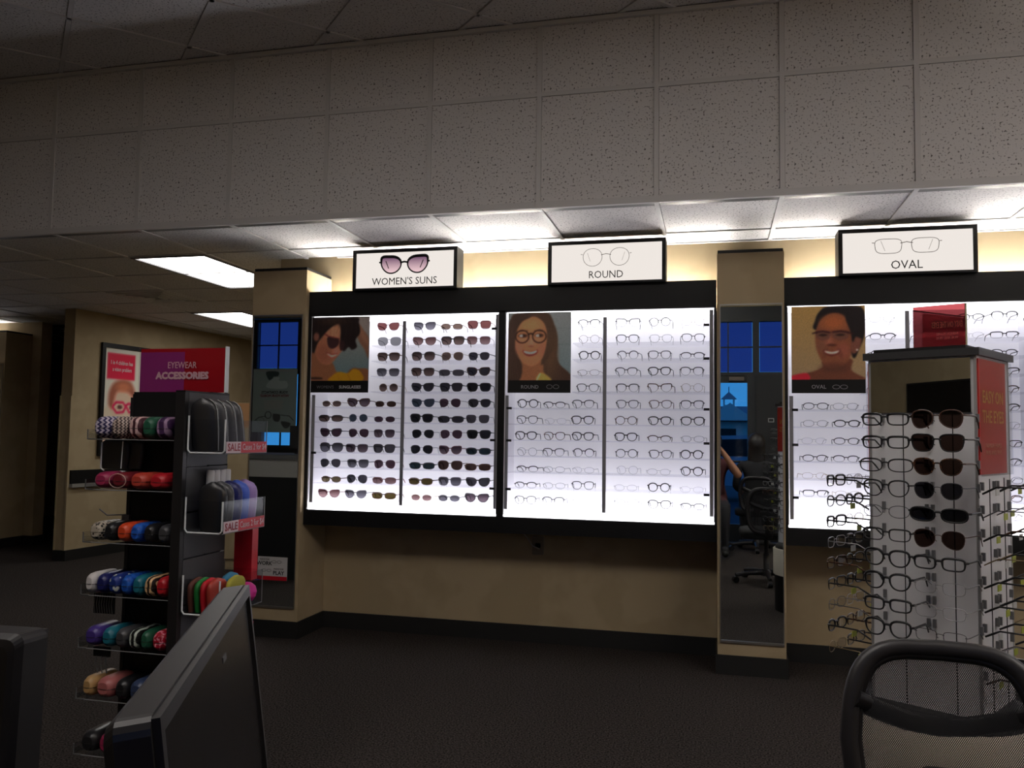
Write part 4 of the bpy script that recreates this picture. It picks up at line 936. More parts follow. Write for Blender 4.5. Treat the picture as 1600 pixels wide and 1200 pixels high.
for i, (y, tilt) in enumerate(((2.665, .22), (2.735, .30), (2.805, .34), (2.862, .36))):
    soft_case('tall', 'charcoal' if i else 'black', tb(-1.795-.004*i, y, 1.213), (0, -tilt*.5, .2), ['glossy black soft case at the near end of the top bin', 'dark grey soft case, second in the top bin', 'dark grey soft case, third in the top bin', 'dark grey soft case at the far end of the top bin'][i], GB, mat('grey_piping', (.4, .4, .4), .4))
for i, (y, pat) in enumerate(((2.655, 'black'), (2.70, 'charcoal'), (2.755, 'navy'), (2.805, 'blue'), (2.86, 'lavender'))):
    soft_case('round', pat, tb(-1.755, y, .924), (0, 0, .12), f"{pat} rounded soft case standing in the middle bin", GB)
for i in range(4):
    t = thing('cleaner_bottle', f"white-capped lens spray bottle, {ORD[i]} from the camera in the middle bin", 'bottle', tb(-1.822, 2.735+.036*i, .924), 0, 'lens spray bottles')
    MB().lathe([(.014, 0), (.016, .004), (.016, .14), (.012, .15)], 14).build('bottle_body', PAT['navy'], t); MB().lathe([(.014, .15), (.014, .196), (.012, .20)], 14).build('cap', mat('white_cap', (.6, .58, .58), .4), t)
for i, (y, pat, x) in enumerate(((2.525, 'brown', -1.708), (2.527, 'grass green', -1.684), (2.525, 'red', -1.660), (2.527, 'coral red', -1.637), (2.600, 'yellow', -1.612), (2.648, 'sky blue', -1.665))):
    soft_case('flat', pat, (x, y, .6835), (0, 0, PI/2+.03), f"{pat} flat pouch standing in the lowest bin", GB)
tag(MB().lathe([(.004, 0), (.022, .006), (.032, .022), (.035, .038), (.030, .056), (.016, .068), (.004, .071)], 18).build('round_case', PAT['hot pink'], loc=(-1.622, 2.688, .6835)), 'hot pink round contact lens case at the far end of the lowest bin', 'lens case')
for i, x in enumerate((-1.815, -1.775)):
    t = thing('red_box', ['tall red carton behind the pouches, nearer the stand', 'tall red carton behind the pouches, outer one'][i], 'box', tb(x, 2.955, .70), 0, 'red cartons on the stand')
    MB().box(-.018, .018, -.02, .02, 0, .215).build('carton', M_salered, t); MB().box(-.018, .018, -.02, .02, .215, .218).build('lid', mat('lid_red', lin(150, 60, 60), .4), t)
rk = B('rear_rack', M_acryl, GX1, -1.63, 2.727, 2.80, .745, .748)
hp = thing('hanging_pouch', 'magenta pouch hanging on a ring below the lowest bin', 'pouch', tb(-1.685, 2.80, .40))
MB().prism([(-.02, .16), (.02, .16), (.016, .03), (.008, 0), (-.004, 0), (-.016, .03)], -.006, .006, 'xz').build('pouch', mat('magenta_pouch', lin(190, 20, 84), .4), hp)
MB().tube([(0, 0, .16), (.004, 0, .175), (0, 0, .19), (-.004, 0, .175)], .0015, 5, True).build('ring', M_tw, hp)
MB().tube([(-.12, 0, .197), (-.02, 0, .197), (.0, 0, .190)], .002, 5).build('peg', M_alum, hp)
# ================================================================== BACK LEFT
def on_poster_wall(s_y): return Vector((PW(s_y), s_y, 0))
y0, y1 = 7.26, 9.26; az = math.atan2(1, .09); L = (on_poster_wall(y1)-on_poster_wall(y0)).length; z0, z1 = 1.02, 2.19
mid = (on_poster_wall(y0)+on_poster_wall(y1))/2
fr = thing('framed_poster', 'wide black-framed poster of a child with red glasses on the far wall', 'poster', (mid.x, mid.y, z0), az); H = z1-z0
n_off = -.004
f = MB(); e = .045
f.box(-L/2, L/2, -.03, -.004, 0, e).box(-L/2, L/2, -.03, -.004, H-e, H).box(-L/2, -L/2+e, -.03, -.004, e, H-e).box(L/2-e, L/2, -.03, -.004, e, H-e).box(-L/2+e, L/2-e, -.008, -.004, e, H-e)
f.build('frame', M_black, fr)
p = Paint(130, 80, (0, 0, 190, 107)).fill((120, 112, 104))
p.poly([(4, 5), (42, 5), (42, 32), (4, 32)], (168, 12, 32), 2, 1, False)
p.poly([(1, 107), (1, 74), (6, 66), (10, 62), (10, 52), (14, 40), (26, 34), (38, 38), (44, 54), (42, 84), (30, 107)], (132, 100, 86), 3)
p.poly([(8, 60), (8, 46), (14, 36), (26, 32), (38, 35), (45, 50), (46, 62), (40, 50), (30, 44), (18, 46), (13, 62)], (84, 46, 34), 5)
p.ell(27, 40, 9, 5, (112, 66, 46), 1., 0, .8); p.ell(6, 70, 6, 9, (140, 106, 92), .6); p.ell(27, 76, 9, 9, (146, 104, 92), 1., 0, .7)
p.line([(14, 60), (18, 56), (27, 56), (31, 60), (28, 66), (19, 67), (14, 62), (14, 60)], 2.6, (132, 18, 44), 1.6); p.line([(31, 59), (35, 57), (44, 58), (46, 62), (43, 66), (36, 66), (32, 60)], 2.6, (132, 18, 44), 1.6); p.ell(23, 61, 3.5, 2.4, (50, 30, 28), .5); p.ell(39, 61, 3, 2.2, (50, 30, 28), .5)
for i in range(6): p.line([(84, 20+12*i), (170-(i % 3)*18, 20+12*i)], 3, (60, 60, 64), 2, .7)
picture(p, L-2*e, H-2*e, fr, (0, -.0095, H/2), gain=5.)
text('1 in 4 children has', .062, M_pale_ink, fr, (-.72, -.011, H-.195), width=.30); text('a vision problem', .062, M_pale_ink, fr, (-.715, -.011, H-.265), width=.26)
# tan cabinet seen past the column
cb = thing('tall_cabinet', 'tan wooden cabinet with two upper doors beside the left column', 'cabinet', (-4.22, 7.0, 0))
M_tan = mat('tan_laminate', lin(186, 140, 98), .5)
MB().box(-.24, .24, 0, .4, 0, 1.56).build('body', M_cream, cb)
for x in (-.24, .003): MB().box(x, x+.237, -.018, 0, 1.33, 1.555).build('door', M_tan, cb)
MB().box(-.24, .24, -.016, 0, .1, 1.325).build('lower_panel', M_cream, cb)
# card on the left mirror
cd = thing('mirror_card', 'small white and red card stuck on the left mirror', 'card', (-2.72, 4.799, .355))
MB().box(-.103, .103, -.002, 0, .0, .145).build('card', mat('grey_white_card', (.58, .57, .58), .5), cd); MB().box(-.103, .103, -.003, -.002, .0, .025).build('red_band', M_salered, cd)
text('WORK', .034, M_ink, cd, (-.055, -.003, .103), bold=.0008); text('PLAY', .034, M_ink, cd, (.045, -.003, .045), bold=.0008)
text('MADE FOR', .014, M_ink, cd, (-.055, -.003, .128)); text('MADE FOR', .014, M_ink, cd, (.045, -.003, .070))
for x, z in ((.03, .115), (-.04, .06)):
    d = MB()
    for s in (-1, 1): d.tube([(x+s*.018+.015*math.cos(a/12*2*PI), -.003, z+.008*math.sin(a/12*2*PI)) for a in range(12)], .0011, 4, True)
    d.build('glasses_icon', M_ink, cd)

# ================================================================== FOREGROUND DESK, SCREENS, CHAIR
desk = thing('service_desk', 'dark service desk carrying the two black screens, below the view', 'desk', (-.74, .72, 0))
MB().prism(rrect(1.36, .74, .04), .70, .735, 'xy').build('desktop', mat('dark_desk_laminate', (.05, .04, .035), .4), desk)
for sx in (-1, 1): MB().box(sx*.62-.02, sx*.62+.02, -.33, .33, 0, .70).build('side_panel', M_black, desk)
MB().box(-.60, .60, .30, .32, .2, .70).build('modesty_panel', M_black, desk)
M_mon = mat('charcoal_screen_plastic', (.014, .013, .0135), .42); M_scr = mat('dark_screen', (.008, .007, .008), .25)
def monitor(label, loc, rz, tilt, W, Hh, zc, th=.034, M_mon=M_mon):
    t = thing('computer_monitor', label, 'monitor', (*loc, .735), rz, 'screens on the service desk')
    R = Matrix.Rotation(tilt, 3, 'X'); piv = Vector((0, 0, zc-.735))
    def bend(mb): mb.v = [tuple(R @ (Vector(q)) + piv) for q in mb.v]; return mb
    o = rrect(W, Hh, .012, 4)
    k = MB()
    rings = []
    for y, s in ((-th/2, .0), (-th/2+.003, 0), (th/2-.010, 0), (th/2-.002, .006), (th/2, .014)):
        g = rrect(W-2*s, Hh-2*s, .012, 4); rings.append([(q[0], y, q[1]) for q in g])
    bend(k.loft(rings, 0, False)).build('housing', M_mon, t)
    fr_ = MB()
    b = .014
    fr_.box(-W/2+.004, W/2-.004, -th/2-.006, -th/2, Hh/2-b, Hh/2-.002).box(-W/2+.004, W/2-.004, -th/2-.006, -th/2, -Hh/2+.002, -Hh/2+b).box(-W/2+.004, -W/2+b, -th/2-.006, -th/2, -Hh/2+b, Hh/2-b).box(W/2-b, W/2-.004, -th/2-.006, -th/2, -Hh/2+b, Hh/2-b)
    bend(fr_).build('bezel', M_mon, t)
    bend(MB().box(-W/2+b, W/2-b, -th/2-.002, -th/2, -Hh/2+b, Hh/2-b)).build('screen', M_scr, t)
    bend(MB().box(W*.06, W*.10, -th/2-.0028, -th/2-.002, Hh/2-.042, Hh/2-.036)).build('badge', mat('grey_badge', (.05, .05, .05), .4), t)
    MB().box(-.03, .03, .02, .05, .012, zc-.735+.05).build('stand_neck', M_mon, t)
    MB().prism(rrect(.24, .18, .05), 0, .014, 'xy').build('stand_foot', M_mon, t)
    return t
monitor('black computer monitor seen along its top edge, left foreground', (-.475, .734), math.radians(114.7), -math.radians(7.5), .514, .32, .935)
monitor('dark monitor back at the lower left corner of the picture', (-1.055, .86), math.radians(184), math.radians(2), .46, .28, .897, .05, mat('deep_black_plastic', (.006, .005, .006), .5))

def mesh_mat():
    m = bpy.data.materials.new('chair_mesh_fabric'); m.use_nodes = True; n = m.node_tree; n.nodes.clear()
    o = n.nodes.new('ShaderNodeOutputMaterial'); t = n.nodes.new('ShaderNodeBsdfTransparent'); d = n.nodes.new('ShaderNodeBsdfPrincipled'); mx = n.nodes.new('ShaderNodeMixShader')
    d.inputs['Base Color'].default_value = (.012, .012, .014, 1); d.inputs['Roughness'].default_value = .7
    tc = n.nodes.new('ShaderNodeTexCoord'); mp = n.nodes.new('ShaderNodeMapping'); mp.inputs['Rotation'].default_value = (PI/2, 0, 0); mp.inputs['Scale'].default_value = (1, 1, 1)
    sp = n.nodes.new('ShaderNodeSeparateXYZ'); n.links.new(tc.outputs['Object'], sp.inputs[0])
    def mth(op, a, b=None):
        q = n.nodes.new('ShaderNodeMath'); q.operation = op
        for i, x in enumerate((a, b)):
            if x is None: continue
            if isinstance(x, (int, float)): q.inputs[i].default_value = x
            else: n.links.new(x, q.inputs[i])
        return q.outputs[0]
    S = 2*PI/.0075
    u = mth('MULTIPLY', sp.outputs['X'], S); v_ = mth('MULTIPLY', sp.outputs['Z'], S*.62)
    pr = mth('MULTIPLY', mth('SINE', mth('ADD', u, v_)), mth('SINE', mth('SUBTRACT', u, v_)))
    hole = mth('GREATER_THAN', mth('ABSOLUTE', pr), .56)
    n.links.new(hole, mx.inputs[0]); n.links.new(d.outputs[0], mx.inputs[1]); n.links.new(t.outputs[0], mx.inputs[2]); n.links.new(mx.outputs[0], o.inputs[0])
    return m
M_mesh = mesh_mat()
M_chair = mat('black_chair_plastic', (.022, .020, .021), .42)
def office_chair(label, loc, rz, group):
    t = thing('office_chair', label, 'chair', (*loc, 0), rz, group)
    W, Zt, Zb = .405, .868, .485
    def back(k, n=44):
        P = []
        for i in range(n):
            a = 2*PI*i/n; c, s = math.cos(a), math.sin(a)
            x = (W/2-.018)*k*math.copysign(abs(c)**(2/4.2), c); z = (Zt-Zb)/2*k*math.copysign(abs(s)**(2/3.4), s)
            x *= 1-.06*max(0, z/.19)-.10*max(0, -z/.19)
            P.append((x, .22+.03*(1-(x/(W/2))**2)+.04*((z+.19)/.38), (Zt+Zb)/2-.018*k+z))
        return P
    MB().tube(back(1.), .0185, 10, True, flat=(1, .8)).build('back_frame', M_chair, t)
    MB().tube(back(.915), .010, 8, True, flat=(1, .9)).build('inner_rim', M_blackplastic, t)
    m = MB(); out = back(.92); c = (0, .255, (Zt+Zb)/2-.018); rings = [[tuple(Vector(c)+(Vector(q)-Vector(c))*k) for q in out] for k in (1, .75, .5, .25, .001)]
    m.loft(rings, 0, True, False).build('mesh_back', M_mesh, t)
    MB().tube([(-.172, .245, .742), (-.12, .285, .712), (-.06, .305, .690), (0, .312, .682), (.06, .305, .690), (.12, .285, .712), (.172, .245, .742)], .017, 8, flat=(1.25, .6)).build('lumbar_bar', M_blackplastic, t)
    seat = [(x*.235*2, y*.22*2-.01) for x, y in rrect(1, 1, .28, 5)]
    MB().loft([[(q[0]*k, q[1]*k, zz) for q in seat] for zz, k in ((.40, .90), (.41, .98), (.45, 1.), (.475, .97), (.485, .85))]).build('seat', M_softblack, t)
    MB().tube([(0, .10, .42), (0, .24, .43), (0, .29, .50), (0, .295, .60)], .022, 8, flat=(1.6, .6)).build('back_bar', M_chair, t)
    MB().lathe([(.026, .10), (.026, .26), (.018, .26), (.018, .40)], 14).build('gas_column', M_chair, t)
    hub = MB().lathe([(.05, .06), (.05, .10), (.035, .12)], 16).build('base_hub', M_chair, t)
    for k in range(5):
        a = 2*PI*k/5+.3; ca, sa = math.cos(a), math.sin(a)
        MB().tube([(.03*ca, .03*sa, .09), (.16*ca, .16*sa, .085), (.29*ca, .29*sa, .07)], [.026, .022, .016], 7, flat=(1, .8)).build('base_leg', M_chair, t)
        c_ = Vector((.29*ca, .29*sa, .028)); d_ = Vector((-sa, ca, 0))
        MB().tube([tuple(c_-d_*.02), tuple(c_+d_*.02)], .028, 12).build('caster', M_blackplastic, t)
    return t
office_chair('black mesh-back office chair, lower right foreground', (.452, 1.665), math.radians(-2), 'black office chairs')
office_chair('black office chair behind the viewer, seen in the pillar mirror', (.46, -.52), 0., 'black office chairs')

# reception counter that the left mirror shows
rc = thing('reception_counter', 'dark reception counter with pale band, seen in the left mirror', 'counter', (-4.1, 2.6, 0))
MB().box(-.75, .75, -.30, .32, 0, .89).build('dark_front', M_black, rc)
MB().box(-.75, .75, -.30, .322, .89, 1.05).build('pale_band', mat('grey_band', (.33, .31, .29), .5), rc)
MB().box(-.77, .77, -.33, .35, 1.05, 1.09).build('counter_top', mat('counter_edge', (.10, .10, .10), .4), rc)
sm = thing('counter_screen', 'black screen standing on the reception counter', 'monitor', (-3.72, 2.55, 1.09))
MB().box(-.13, .13, -.015, .015, .05, .26).build('panel', M_blackplastic, sm); MB().box(-.02, .02, -.01, .02, .01, .08).build('neck', M_blackplastic, sm); MB().prism(rrect(.14, .1, .03), 0, .01, 'xy').build('foot', M_blackplastic, sm)

# ================================================================== SHOP FRONT (behind the viewer, seen in the mirrors)
M_mull = mat('dark_bronze_mullion', (.014, .016, .018), .4)
M_glass = clear_mat('window_glass', (.92, .94, .95), .06)
M_blueglass = clear_mat('blue_film_glass', (.48, .33, .52), .06)
M_dark = mat('dark_panel', (.012, .012, .013), .6)
YS = Y_FRONT
wf_ = MB().box(X_LEFT, X_RIGHT, YS-.15, YS, 2.95, 3.6)                       # header
wf_.box(X_LEFT, -7.1, YS-.15, YS, 0, 2.95).box(-5.2, -.9, YS-.15, YS, 0, 2.95).box(1.9, X_RIGHT, YS-.15, YS, 0, 2.95)
struct('wall_front', wf_, M_cream)
def frame(mb, x0, x1, z0, z1, t=.03): mb.box(x0, x1, YS-.10, YS-.03, z0, z1)
def window(name, x0, x1, z0, z1, cols, rws, gm, parent=None):
    wdw = MB(); e = .04
    for a, b, c, d_ in ((x0, x1, z0, z0+e), (x0, x1, z1-e, z1), (x0, x0+e, z0+e, z1-e), (x1-e, x1, z0+e, z1-e)): wdw.box(a, b, YS-.11, YS-.02, c, d_)
    o = struct(name, wdw, M_mull)
    for i in range(cols):
        for j in range(rws):
            a, b = x0+e+(x1-x0-2*e)*i/cols, x0+e+(x1-x0-2*e)*(i+1)/cols; c, d_ = z0+e+(z1-z0-2*e)*j/rws, z0+e+(z1-z0-2*e)*(j+1)/rws
            MB().box(a+.006, b-.006, YS-.07, YS-.066, c+.006, d_-.006).build('pane', gm, o)
    for i in range(1, cols): x = x0+e+(x1-x0-2*e)*i/cols; MB().box(x-.008, x+.008, YS-.08, YS-.055, z0+e, z1-e).build('muntin', M_mull, o)
    for j in range(1, rws): z = z0+e+(z1-z0-2*e)*j/rws; MB().box(x0+e, x1-e, YS-.08, YS-.055, z-.008, z+.008).build('muntin', M_mull, o)
    return o
window('window_1', -6.53, -5.80, 2.17, 2.93, 2, 2, M_blueglass); window('window_2', -5.80, -5.20, 2.17, 2.93, 2, 2, M_blueglass); window('window_3', -7.10, -6.53, 2.17, 2.93, 2, 2, M_blueglass)
window('window_4', -6.42, -5.78, 1.06, 2.17, 2, 1, M_glass)
struct('trim_4', MB().box(-7.1, -5.2, YS-.15, YS, 0, 1.06).box(-7.1, -6.42, YS-.15, YS, 1.06, 2.17).box(-5.78, -5.2, YS-.15, YS, 1.06, 2.17), M_dark)
window('window_5', -.9, -.17, 2.08, 2.80, 2, 2, M_blueglass); window('window_6', -.17, .505, 2.08, 2.80, 2, 2, M_blueglass); window('window_7', .505, 1.19, 2.08, 2.80, 2, 2, M_blueglass); window('window_8', 1.19, 1.9, 2.08, 2.80, 2, 2, M_blueglass)
struct('trim_5', MB().box(-.9, 1.9, YS-.15, YS-.02, 2.80, 2.95), M_mull)
dr = struct('door_1', MB().box(-.5, .45, YS-.09, YS-.04, 1.99, 2.08).box(-.5, .45, YS-.09, YS-.04, 0, .22).box(-.5, -.40, YS-.09, YS-.04, .22, 1.99).box(.40, .50, YS-.11, YS-.02, .0, 2.08), M_mull)
MB().box(-.40, .40, YS-.067, YS-.063, .22, 1.99).build('pane', M_glass, dr)
MB().box(.18, .36, YS-.035, YS+.01, 2.015, 2.06).build('door_closer', mat('bronze_closer', (.16, .13, .11), .4, .5), dr)
MB().tube([(-.34, YS-.02, 1.0), (.36, YS-.02, 1.0)], .014, 8).build('push_bar', M_mull, dr)
struct('trim_6', MB().box(-.9, -.5, YS-.12, YS-.02, 0, 2.08), M_mull)
bd = thing('window_board', 'dark window board with small white icons beside the shop door', 'sign', (1.2, YS-.02, 0), PI)
MB().box(-.7, .7, -.02, .0, .02, 2.085).build('board', M_dark, bd)
wi = mat('white_window_print', (.5, .5, .5), .5)
for x, z, w_, h_ in ((.52, 1.52, .07, .05), (.40, 1.30, .06, .05)):
    q = MB(); q.box(x-w_/2, x+w_/2, -.0215, -.0202, z-h_/2, z-h_/2+.008).box(x-w_/2, x+w_/2, -.0215, -.0202, z+h_/2-.008, z+h_/2).box(x-w_/2, x-w_/2+.008, -.0215, -.0202, z-h_/2, z+h_/2).box(x+w_/2-.008, x+w_/2, -.0215, -.0202, z-h_/2, z+h_/2); q.build('icon', wi, bd)
# contacts poster hung in the left window
cp = thing('window_poster', 'grey poster about contacts hanging in the window, seen in the left mirror', 'poster', (-6.165, YS+.012, 1.284), PI)
p = Paint(90, 118, (50, 50, 570, 860)).fill((70, 78, 76))
p.poly([(205, 85), (345, 85), (345, 140), (290, 150), (280, 200), (230, 180)], (26, 34, 34), 8); p.poly([(300, 160), (360, 160), (360, 200), (450, 210), (440, 300), (220, 290), (230, 220)], (86, 94, 92), 10)
for i in range(6): p.line([(190+8*(i % 2), 460+20*i), (420-10*(i % 3), 460+20*i)], 5, (96, 80, 80), 5, .7)
p.line([(85, 710), (130, 670), (210, 655)], 8, (24, 26, 26), 5); p.line([(240+36*math.cos(a/12*2*PI), 640+44*math.sin(a/12*2*PI)) for a in range(13)], 8, (24, 26, 26), 5); p.line([(150+45*math.cos(a/12*2*PI), 710+36*math.sin(a/12*2*PI)) for a in range(13)], 5, (50, 54, 54), 5)
p.poly([(300, 630), (380, 640), (370, 720), (310, 710)], (34, 36, 36), 6); p.poly([(395, 720), (505, 740), (480, 800), (430, 800)], (34, 36, 36), 6); p.line([(300, 628), (490, 650), (540, 705)], 8, (24, 26, 26), 5)
p.a = p.a[:, ::-1]
picture(p, .70, .913, cp, (0, -.001, .4565), gain=6.); MB().box(-.35, .35, 0, .004, 0, .913).build('sheet', mat('grey_sheet', (.3, .32, .31), .6), cp)
text('YOUR CONTACTS', .05, M_ink, cp, (0, -.003, .575), bold=.0014, width=.42); text('WITH YOUR MOBILE?', .05, mat('dark_red_print', (.25, .03, .05), .5), cp, (0, -.003, .525), bold=.0014, width=.46)

tv = thing('wall_screen', 'dark flat screen on the wall behind the viewer, seen in the tower mirror', 'screen', (-4.0, YS, 1.25), PI)
MB().box(-.5, .5, -.05, -.001, 0, .61).build('housing', M_blackplastic, tv); MB().box(-.48, .48, -.052, -.05, .02, .59).build('display', M_scr, tv)
# outside: parking lot, low building with a cupola, parked car
struct('ground_outside', MB().box(-40, 40, -70, YS-.15, -.16, -.06), mat('asphalt', (.05, .055, .065), .9))
bl = thing('roadside_building', 'low gabled building with a cupola across the parking lot', 'building', (0, -40, -.06))
M_bw = mat('dusk_siding', (.65, .65, .63), .8); M_rf = mat('dusk_roof', (.36, .36, .38), .8)
MB().box(-14, 12, -6, 0, 0, 2.35).build('wall', M_bw, bl)
MB().prism([(.6, 2.3), (-3, 3.3), (-6.6, 2.3)], -14.3, 12.3, 'yz').build('roof', M_rf, bl)
MB().prism([(-.6, 2.35), (2.3, 2.35), (.85, 3.35)], -.4, 1.2, 'xz').build('gable', M_bw, bl)
MB().box(.45, 1.25, -3.4, -2.6, 3.1, 3.3).box(.52, 1.18, -3.33, -2.67, 3.3, 3.38).build('cupola_base', M_bw, bl)
for sx in (.56, 1.14):
    for sy in (-3.29, -2.71): MB().box(sx-.05, sx+.05, sy-.05, sy+.05, 3.38, 3.75).build('cupola_post', M_bw, bl)
MB().add([(.40, -3.45, 3.75), (1.30, -3.45, 3.75), (1.30, -2.55, 3.75), (.40, -2.55, 3.75), (.85, -3.0, 4.2)], [(0, 1, 4), (1, 2, 4), (2, 3, 4), (3, 0, 4), (3, 2, 1, 0)]).tube([(.85, -3, 4.15), (.85, -3, 4.5)], .03, 6).build('cupola_roof', M_rf, bl)
for i in range(6): MB().box(-11+3.6*i, -9.6+3.6*i, 0, .02, .9, 1.9).build('window', M_dark, bl)
car = thing('parked_car', 'pale blue car parked outside the shop door', 'car', (.3, -9.5, -.06), .05)
prof = [(-2.2, .35), (-2.2, .75), (-1.6, .9), (-.9, 1.38), (.5, 1.42), (1.25, .98), (2.05, .86), (2.2, .6), (2.2, .35)]
MB().prism(prof, -.85, .85, 'xz').build('body', mat('pale_car_paint', (.45, .52, .62), .3), car)
for s in (-1, 1): MB().prism([(-1.3, .95), (-.8, 1.3), (.45, 1.34), (.98, .98)], s*.86-.005, s*.86+.005, 'xz').build('side_window', M_dark, car)
for x in (-1.35, 1.35):
    for s in (-1, 1): MB().tube([(x, s*.72, .33), (x, s*.9, .33)], .33, 18).build('wheel', M_blackplastic, car)

# ================================================================== PEOPLE (seen only in the mirrors)
def person(label, loc, rz, joints, mats_fn, mats_, hair_kind):
    t = thing('person', label, 'person', loc, rz)
    names = list(joints); idx = {n: i for i, n in enumerate(names)}
    vs_ = [joints[n][0] for n in names]; es = [(idx[n], idx[joints[n][2]]) for n in names if joints[n][2]]
    me = bpy.data.meshes.new('body'); me.from_pydata(vs_, es, []); o = bpy.data.objects.new('body', me); C.objects.link(o)
    sk = o.modifiers.new('skin', 'SKIN'); sk.use_smooth_shade = True
    for n in names:
        v = me.skin_vertices[0].data[idx[n]]; r = joints[n][1]; v.radius = r if isinstance(r, tuple) else (r, r); v.use_root = (n == 'pelvis')
    ss = o.modifiers.new('sub', 'SUBSURF'); ss.levels = 2; ss.render_levels = 2
    bpy.context.view_layer.update()
    m2 = bpy.data.meshes.new_from_object(o.evaluated_get(bpy.context.evaluated_depsgraph_get()))
    bpy.data.objects.remove(o); m2.name = 'body'
    m2.materials.clear()
    for m in mats_: m2.materials.append(m)
    for f in m2.polygons: f.material_index = mats_fn(f.center); f.use_smooth = True
    b = bpy.data.objects.new('body', m2); C.objects.link(b); b.parent = t
    hx, hy, hz = joints['head'][0]; hr = MB(); M_hair = mat('dark_hair', (.012, .009, .008), .5)
    rings = []
    for i in range(9):
        u = i/8; a = u*PI*.62; zz = hz+.005+.125*math.cos(a); rr = .108*math.sin(a)+.004
        rings.append([(hx+rr*.92*math.cos(k/18*2*PI), hy+.018+rr*1.08*math.sin(k/18*2*PI)*(.62 if math.sin(k/18*2*PI) < 0 and u > .45 else 1), zz) for k in range(18)])
    if hair_kind == 'long':
        for zz, rr in ((hz-.10, .10), (hz-.18, .098), (hz-.26, .08), (hz-.31, .04)): rings.append([(hx+rr*math.cos(k/18*2*PI), hy+.045+rr*.55*math.sin(k/18*2*PI), zz) for k in range(18)])
    hr.loft(rings[::-1]).build('hair', M_hair, t)
    return t
SK = mat('skin', lin(196, 142, 112), .55); CL = mat('dark_top', (.015, .015, .018), .85); CL2 = mat('dark_trousers', (.012, .012, .016), .85); SHO = mat('dark_shoes', (.01, .01, .01), .5); GT = mat('maroon_top', (.07, .015, .018), .85)
def hand(j, w, side, d, n0):
    """five fingers rooted in the palm; d: pointing direction, side: thumb direction"""
    d = Vector(d).normalized(); s = Vector(side).normalized(); w = Vector(w); k = d.cross(s)
    j[n0+'palm'] = (tuple(w+d*.055), (.030, .016), n0+'wrist')
    for i, (o, ln) in enumerate(((-.030, .055), (-.010, .072), (.010, .078), (.028, .070))):
        r = w+d*.085+s*o; a = r+d*ln*.5-k*.008; b = r+d*ln*.8-k*.03
        j[f'{n0}f{i}a'] = (tuple(r), .0095, n0+'palm'); j[f'{n0}f{i}b'] = (tuple(a), .009, f'{n0}f{i}a'); j[f'{n0}f{i}c'] = (tuple(b), .0075, f'{n0}f{i}b')
    r = w+d*.03+s*.036; j[n0+'ta'] = (tuple(r), .011, n0+'palm'); j[n0+'tb'] = (tuple(r+d*.03+s*.022-k*.01), .0095, n0+'ta'); j[n0+'tc'] = (tuple(r+d*.055+s*.026-k*.02), .008, n0+'tb')
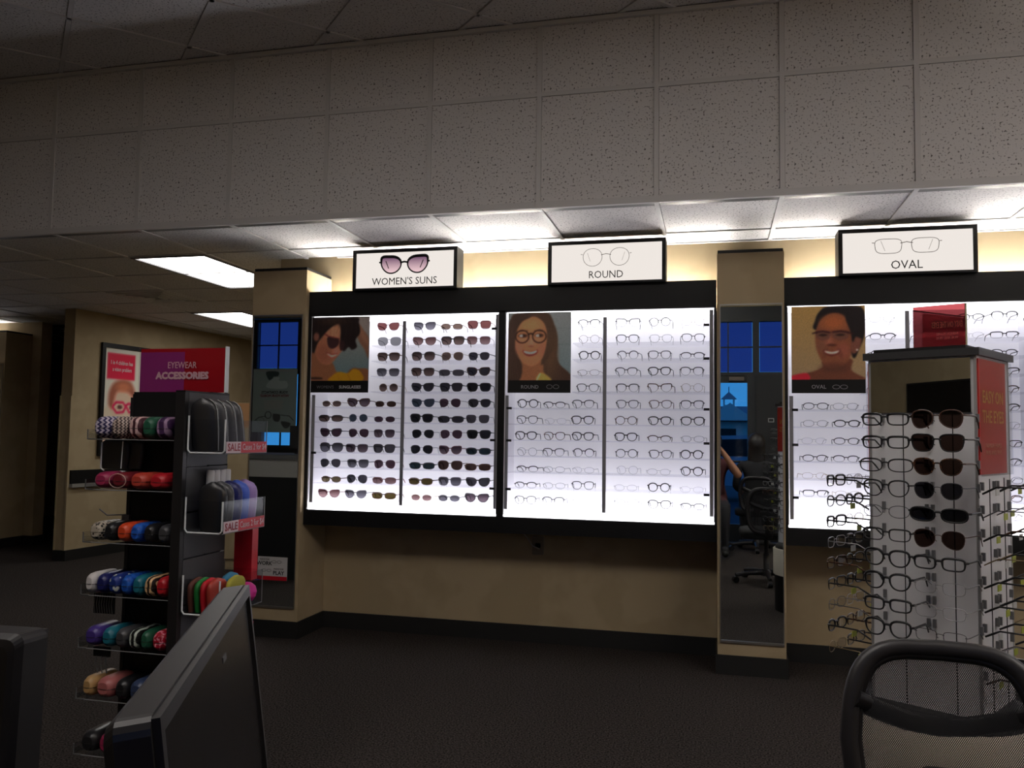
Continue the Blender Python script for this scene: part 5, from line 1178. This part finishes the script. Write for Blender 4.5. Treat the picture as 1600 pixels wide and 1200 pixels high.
def sitter(arm):
    j = {'pelvis': ((0, 0, .55), (.16, .13), None), 'waist': ((0, .02, .72), (.13, .105), 'pelvis'), 'chest': ((0, .01, .92), (.155, .115), 'waist'), 'neckb': ((0, .02, 1.06), (.075, .065), 'chest'), 'neck': ((0, .01, 1.12), .052, 'neckb'),
         'jaw': ((0, -.02, 1.175), (.062, .07), 'neck'), 'head': ((0, -.005, 1.25), (.078, .095), 'jaw'), 'crown': ((0, 0, 1.325), (.05, .06), 'head'), 'nose': ((0, -.105, 1.225), .012, 'jaw')}
    for s, n in ((-1, 'l'), (1, 'r')):
        j[n+'hip'] = ((s*.10, -.02, .54), .095, 'pelvis'); j[n+'knee'] = ((s*.13, -.44, .53), .066, n+'hip'); j[n+'calf'] = ((s*.13, -.47, .35), .056, n+'knee'); j[n+'ankle'] = ((s*.13, -.46, .09), .038, n+'calf'); j[n+'toe'] = ((s*.13, -.62, .04), .036, n+'ankle')
        sh, el, wr, dr_, sd = arm(s)
        j[n+'sh'] = (sh, .060, 'chest'); j[n+'el'] = (el, .044, n+'sh'); j[n+'fore'] = (tuple((Vector(el)+Vector(wr))/2), .040, n+'el'); j[n+'wrist'] = (wr, (.027, .022), n+'fore')
        hand(j, wr, sd, dr_, n)
    return j
rest = lambda s: ((s*.185, .02, 1.0), (s*.235, .02, .76), (s*.17, -.22, .68), (-.1*s, -1, -.1), (-s, 0, 0))
hold = lambda s: ((s*.185, .02, 1.0), (s*.29, -.13, .98 if s > 0 else .86), (s*.085, -.235, 1.17), (-.55*s, -.45, .55), (0, 0, 1))
# rotated by pi a sitter looks towards +y; unrotated towards -y
def m_sit(c):
    if c.z > 1.115: return 1
    if c.z < .62 and c.y < -.55: return 3
    if c.z < .60: return 2
    if c.y < -.16 and c.z > .62 and abs(c.x) < .25: return 1
    return 0
person('dark-haired person in dark clothes sitting in an office chair, seen in the pillar mirror', (.47, -.50, -.02), .0, sitter(rest), m_sit, [CL, SK, CL2, SHO], 'long')
def m_ph(c):
    if c.z > 1.115 and abs(c.x) < .09: return 1
    if c.z < .60: return 3 if c.y < -.55 else 2
    if c.y < -.10 and c.z > .75: return 1
    if abs(c.x) > .24: return 1
    return 0
person('photographer in a maroon top sitting and holding up a phone', (-.02, -.30, .0), PI, sitter(hold), m_ph, [GT, SK, CL2, SHO], 'short')
ph = thing('phone', 'black phone held up by the photographer', 'phone', (0, -.035, CAM_H-.05))
MB().prism(rrect(.15, .074, .010), -.004, .004, 'xz').build('body', M_blackplastic, ph); MB().box(-.07, .07, -.0048, -.004, -.032, .032).build('screen', M_scr, ph)
st = thing('stool', 'dark round stool under the photographer', 'stool', (-.02, -.30, 0))
MB().lathe([(.17, .37), (.18, .38), (.18, .42), (.16, .435)], 24).build('seat', M_softblack, st)
for k in range(4):
    a = PI/4+k*PI/2; MB().tube([(.10*math.cos(a), .10*math.sin(a), .37), (.17*math.cos(a), .17*math.sin(a), 0)], .012, 7).build('leg', M_dkgrey, st)
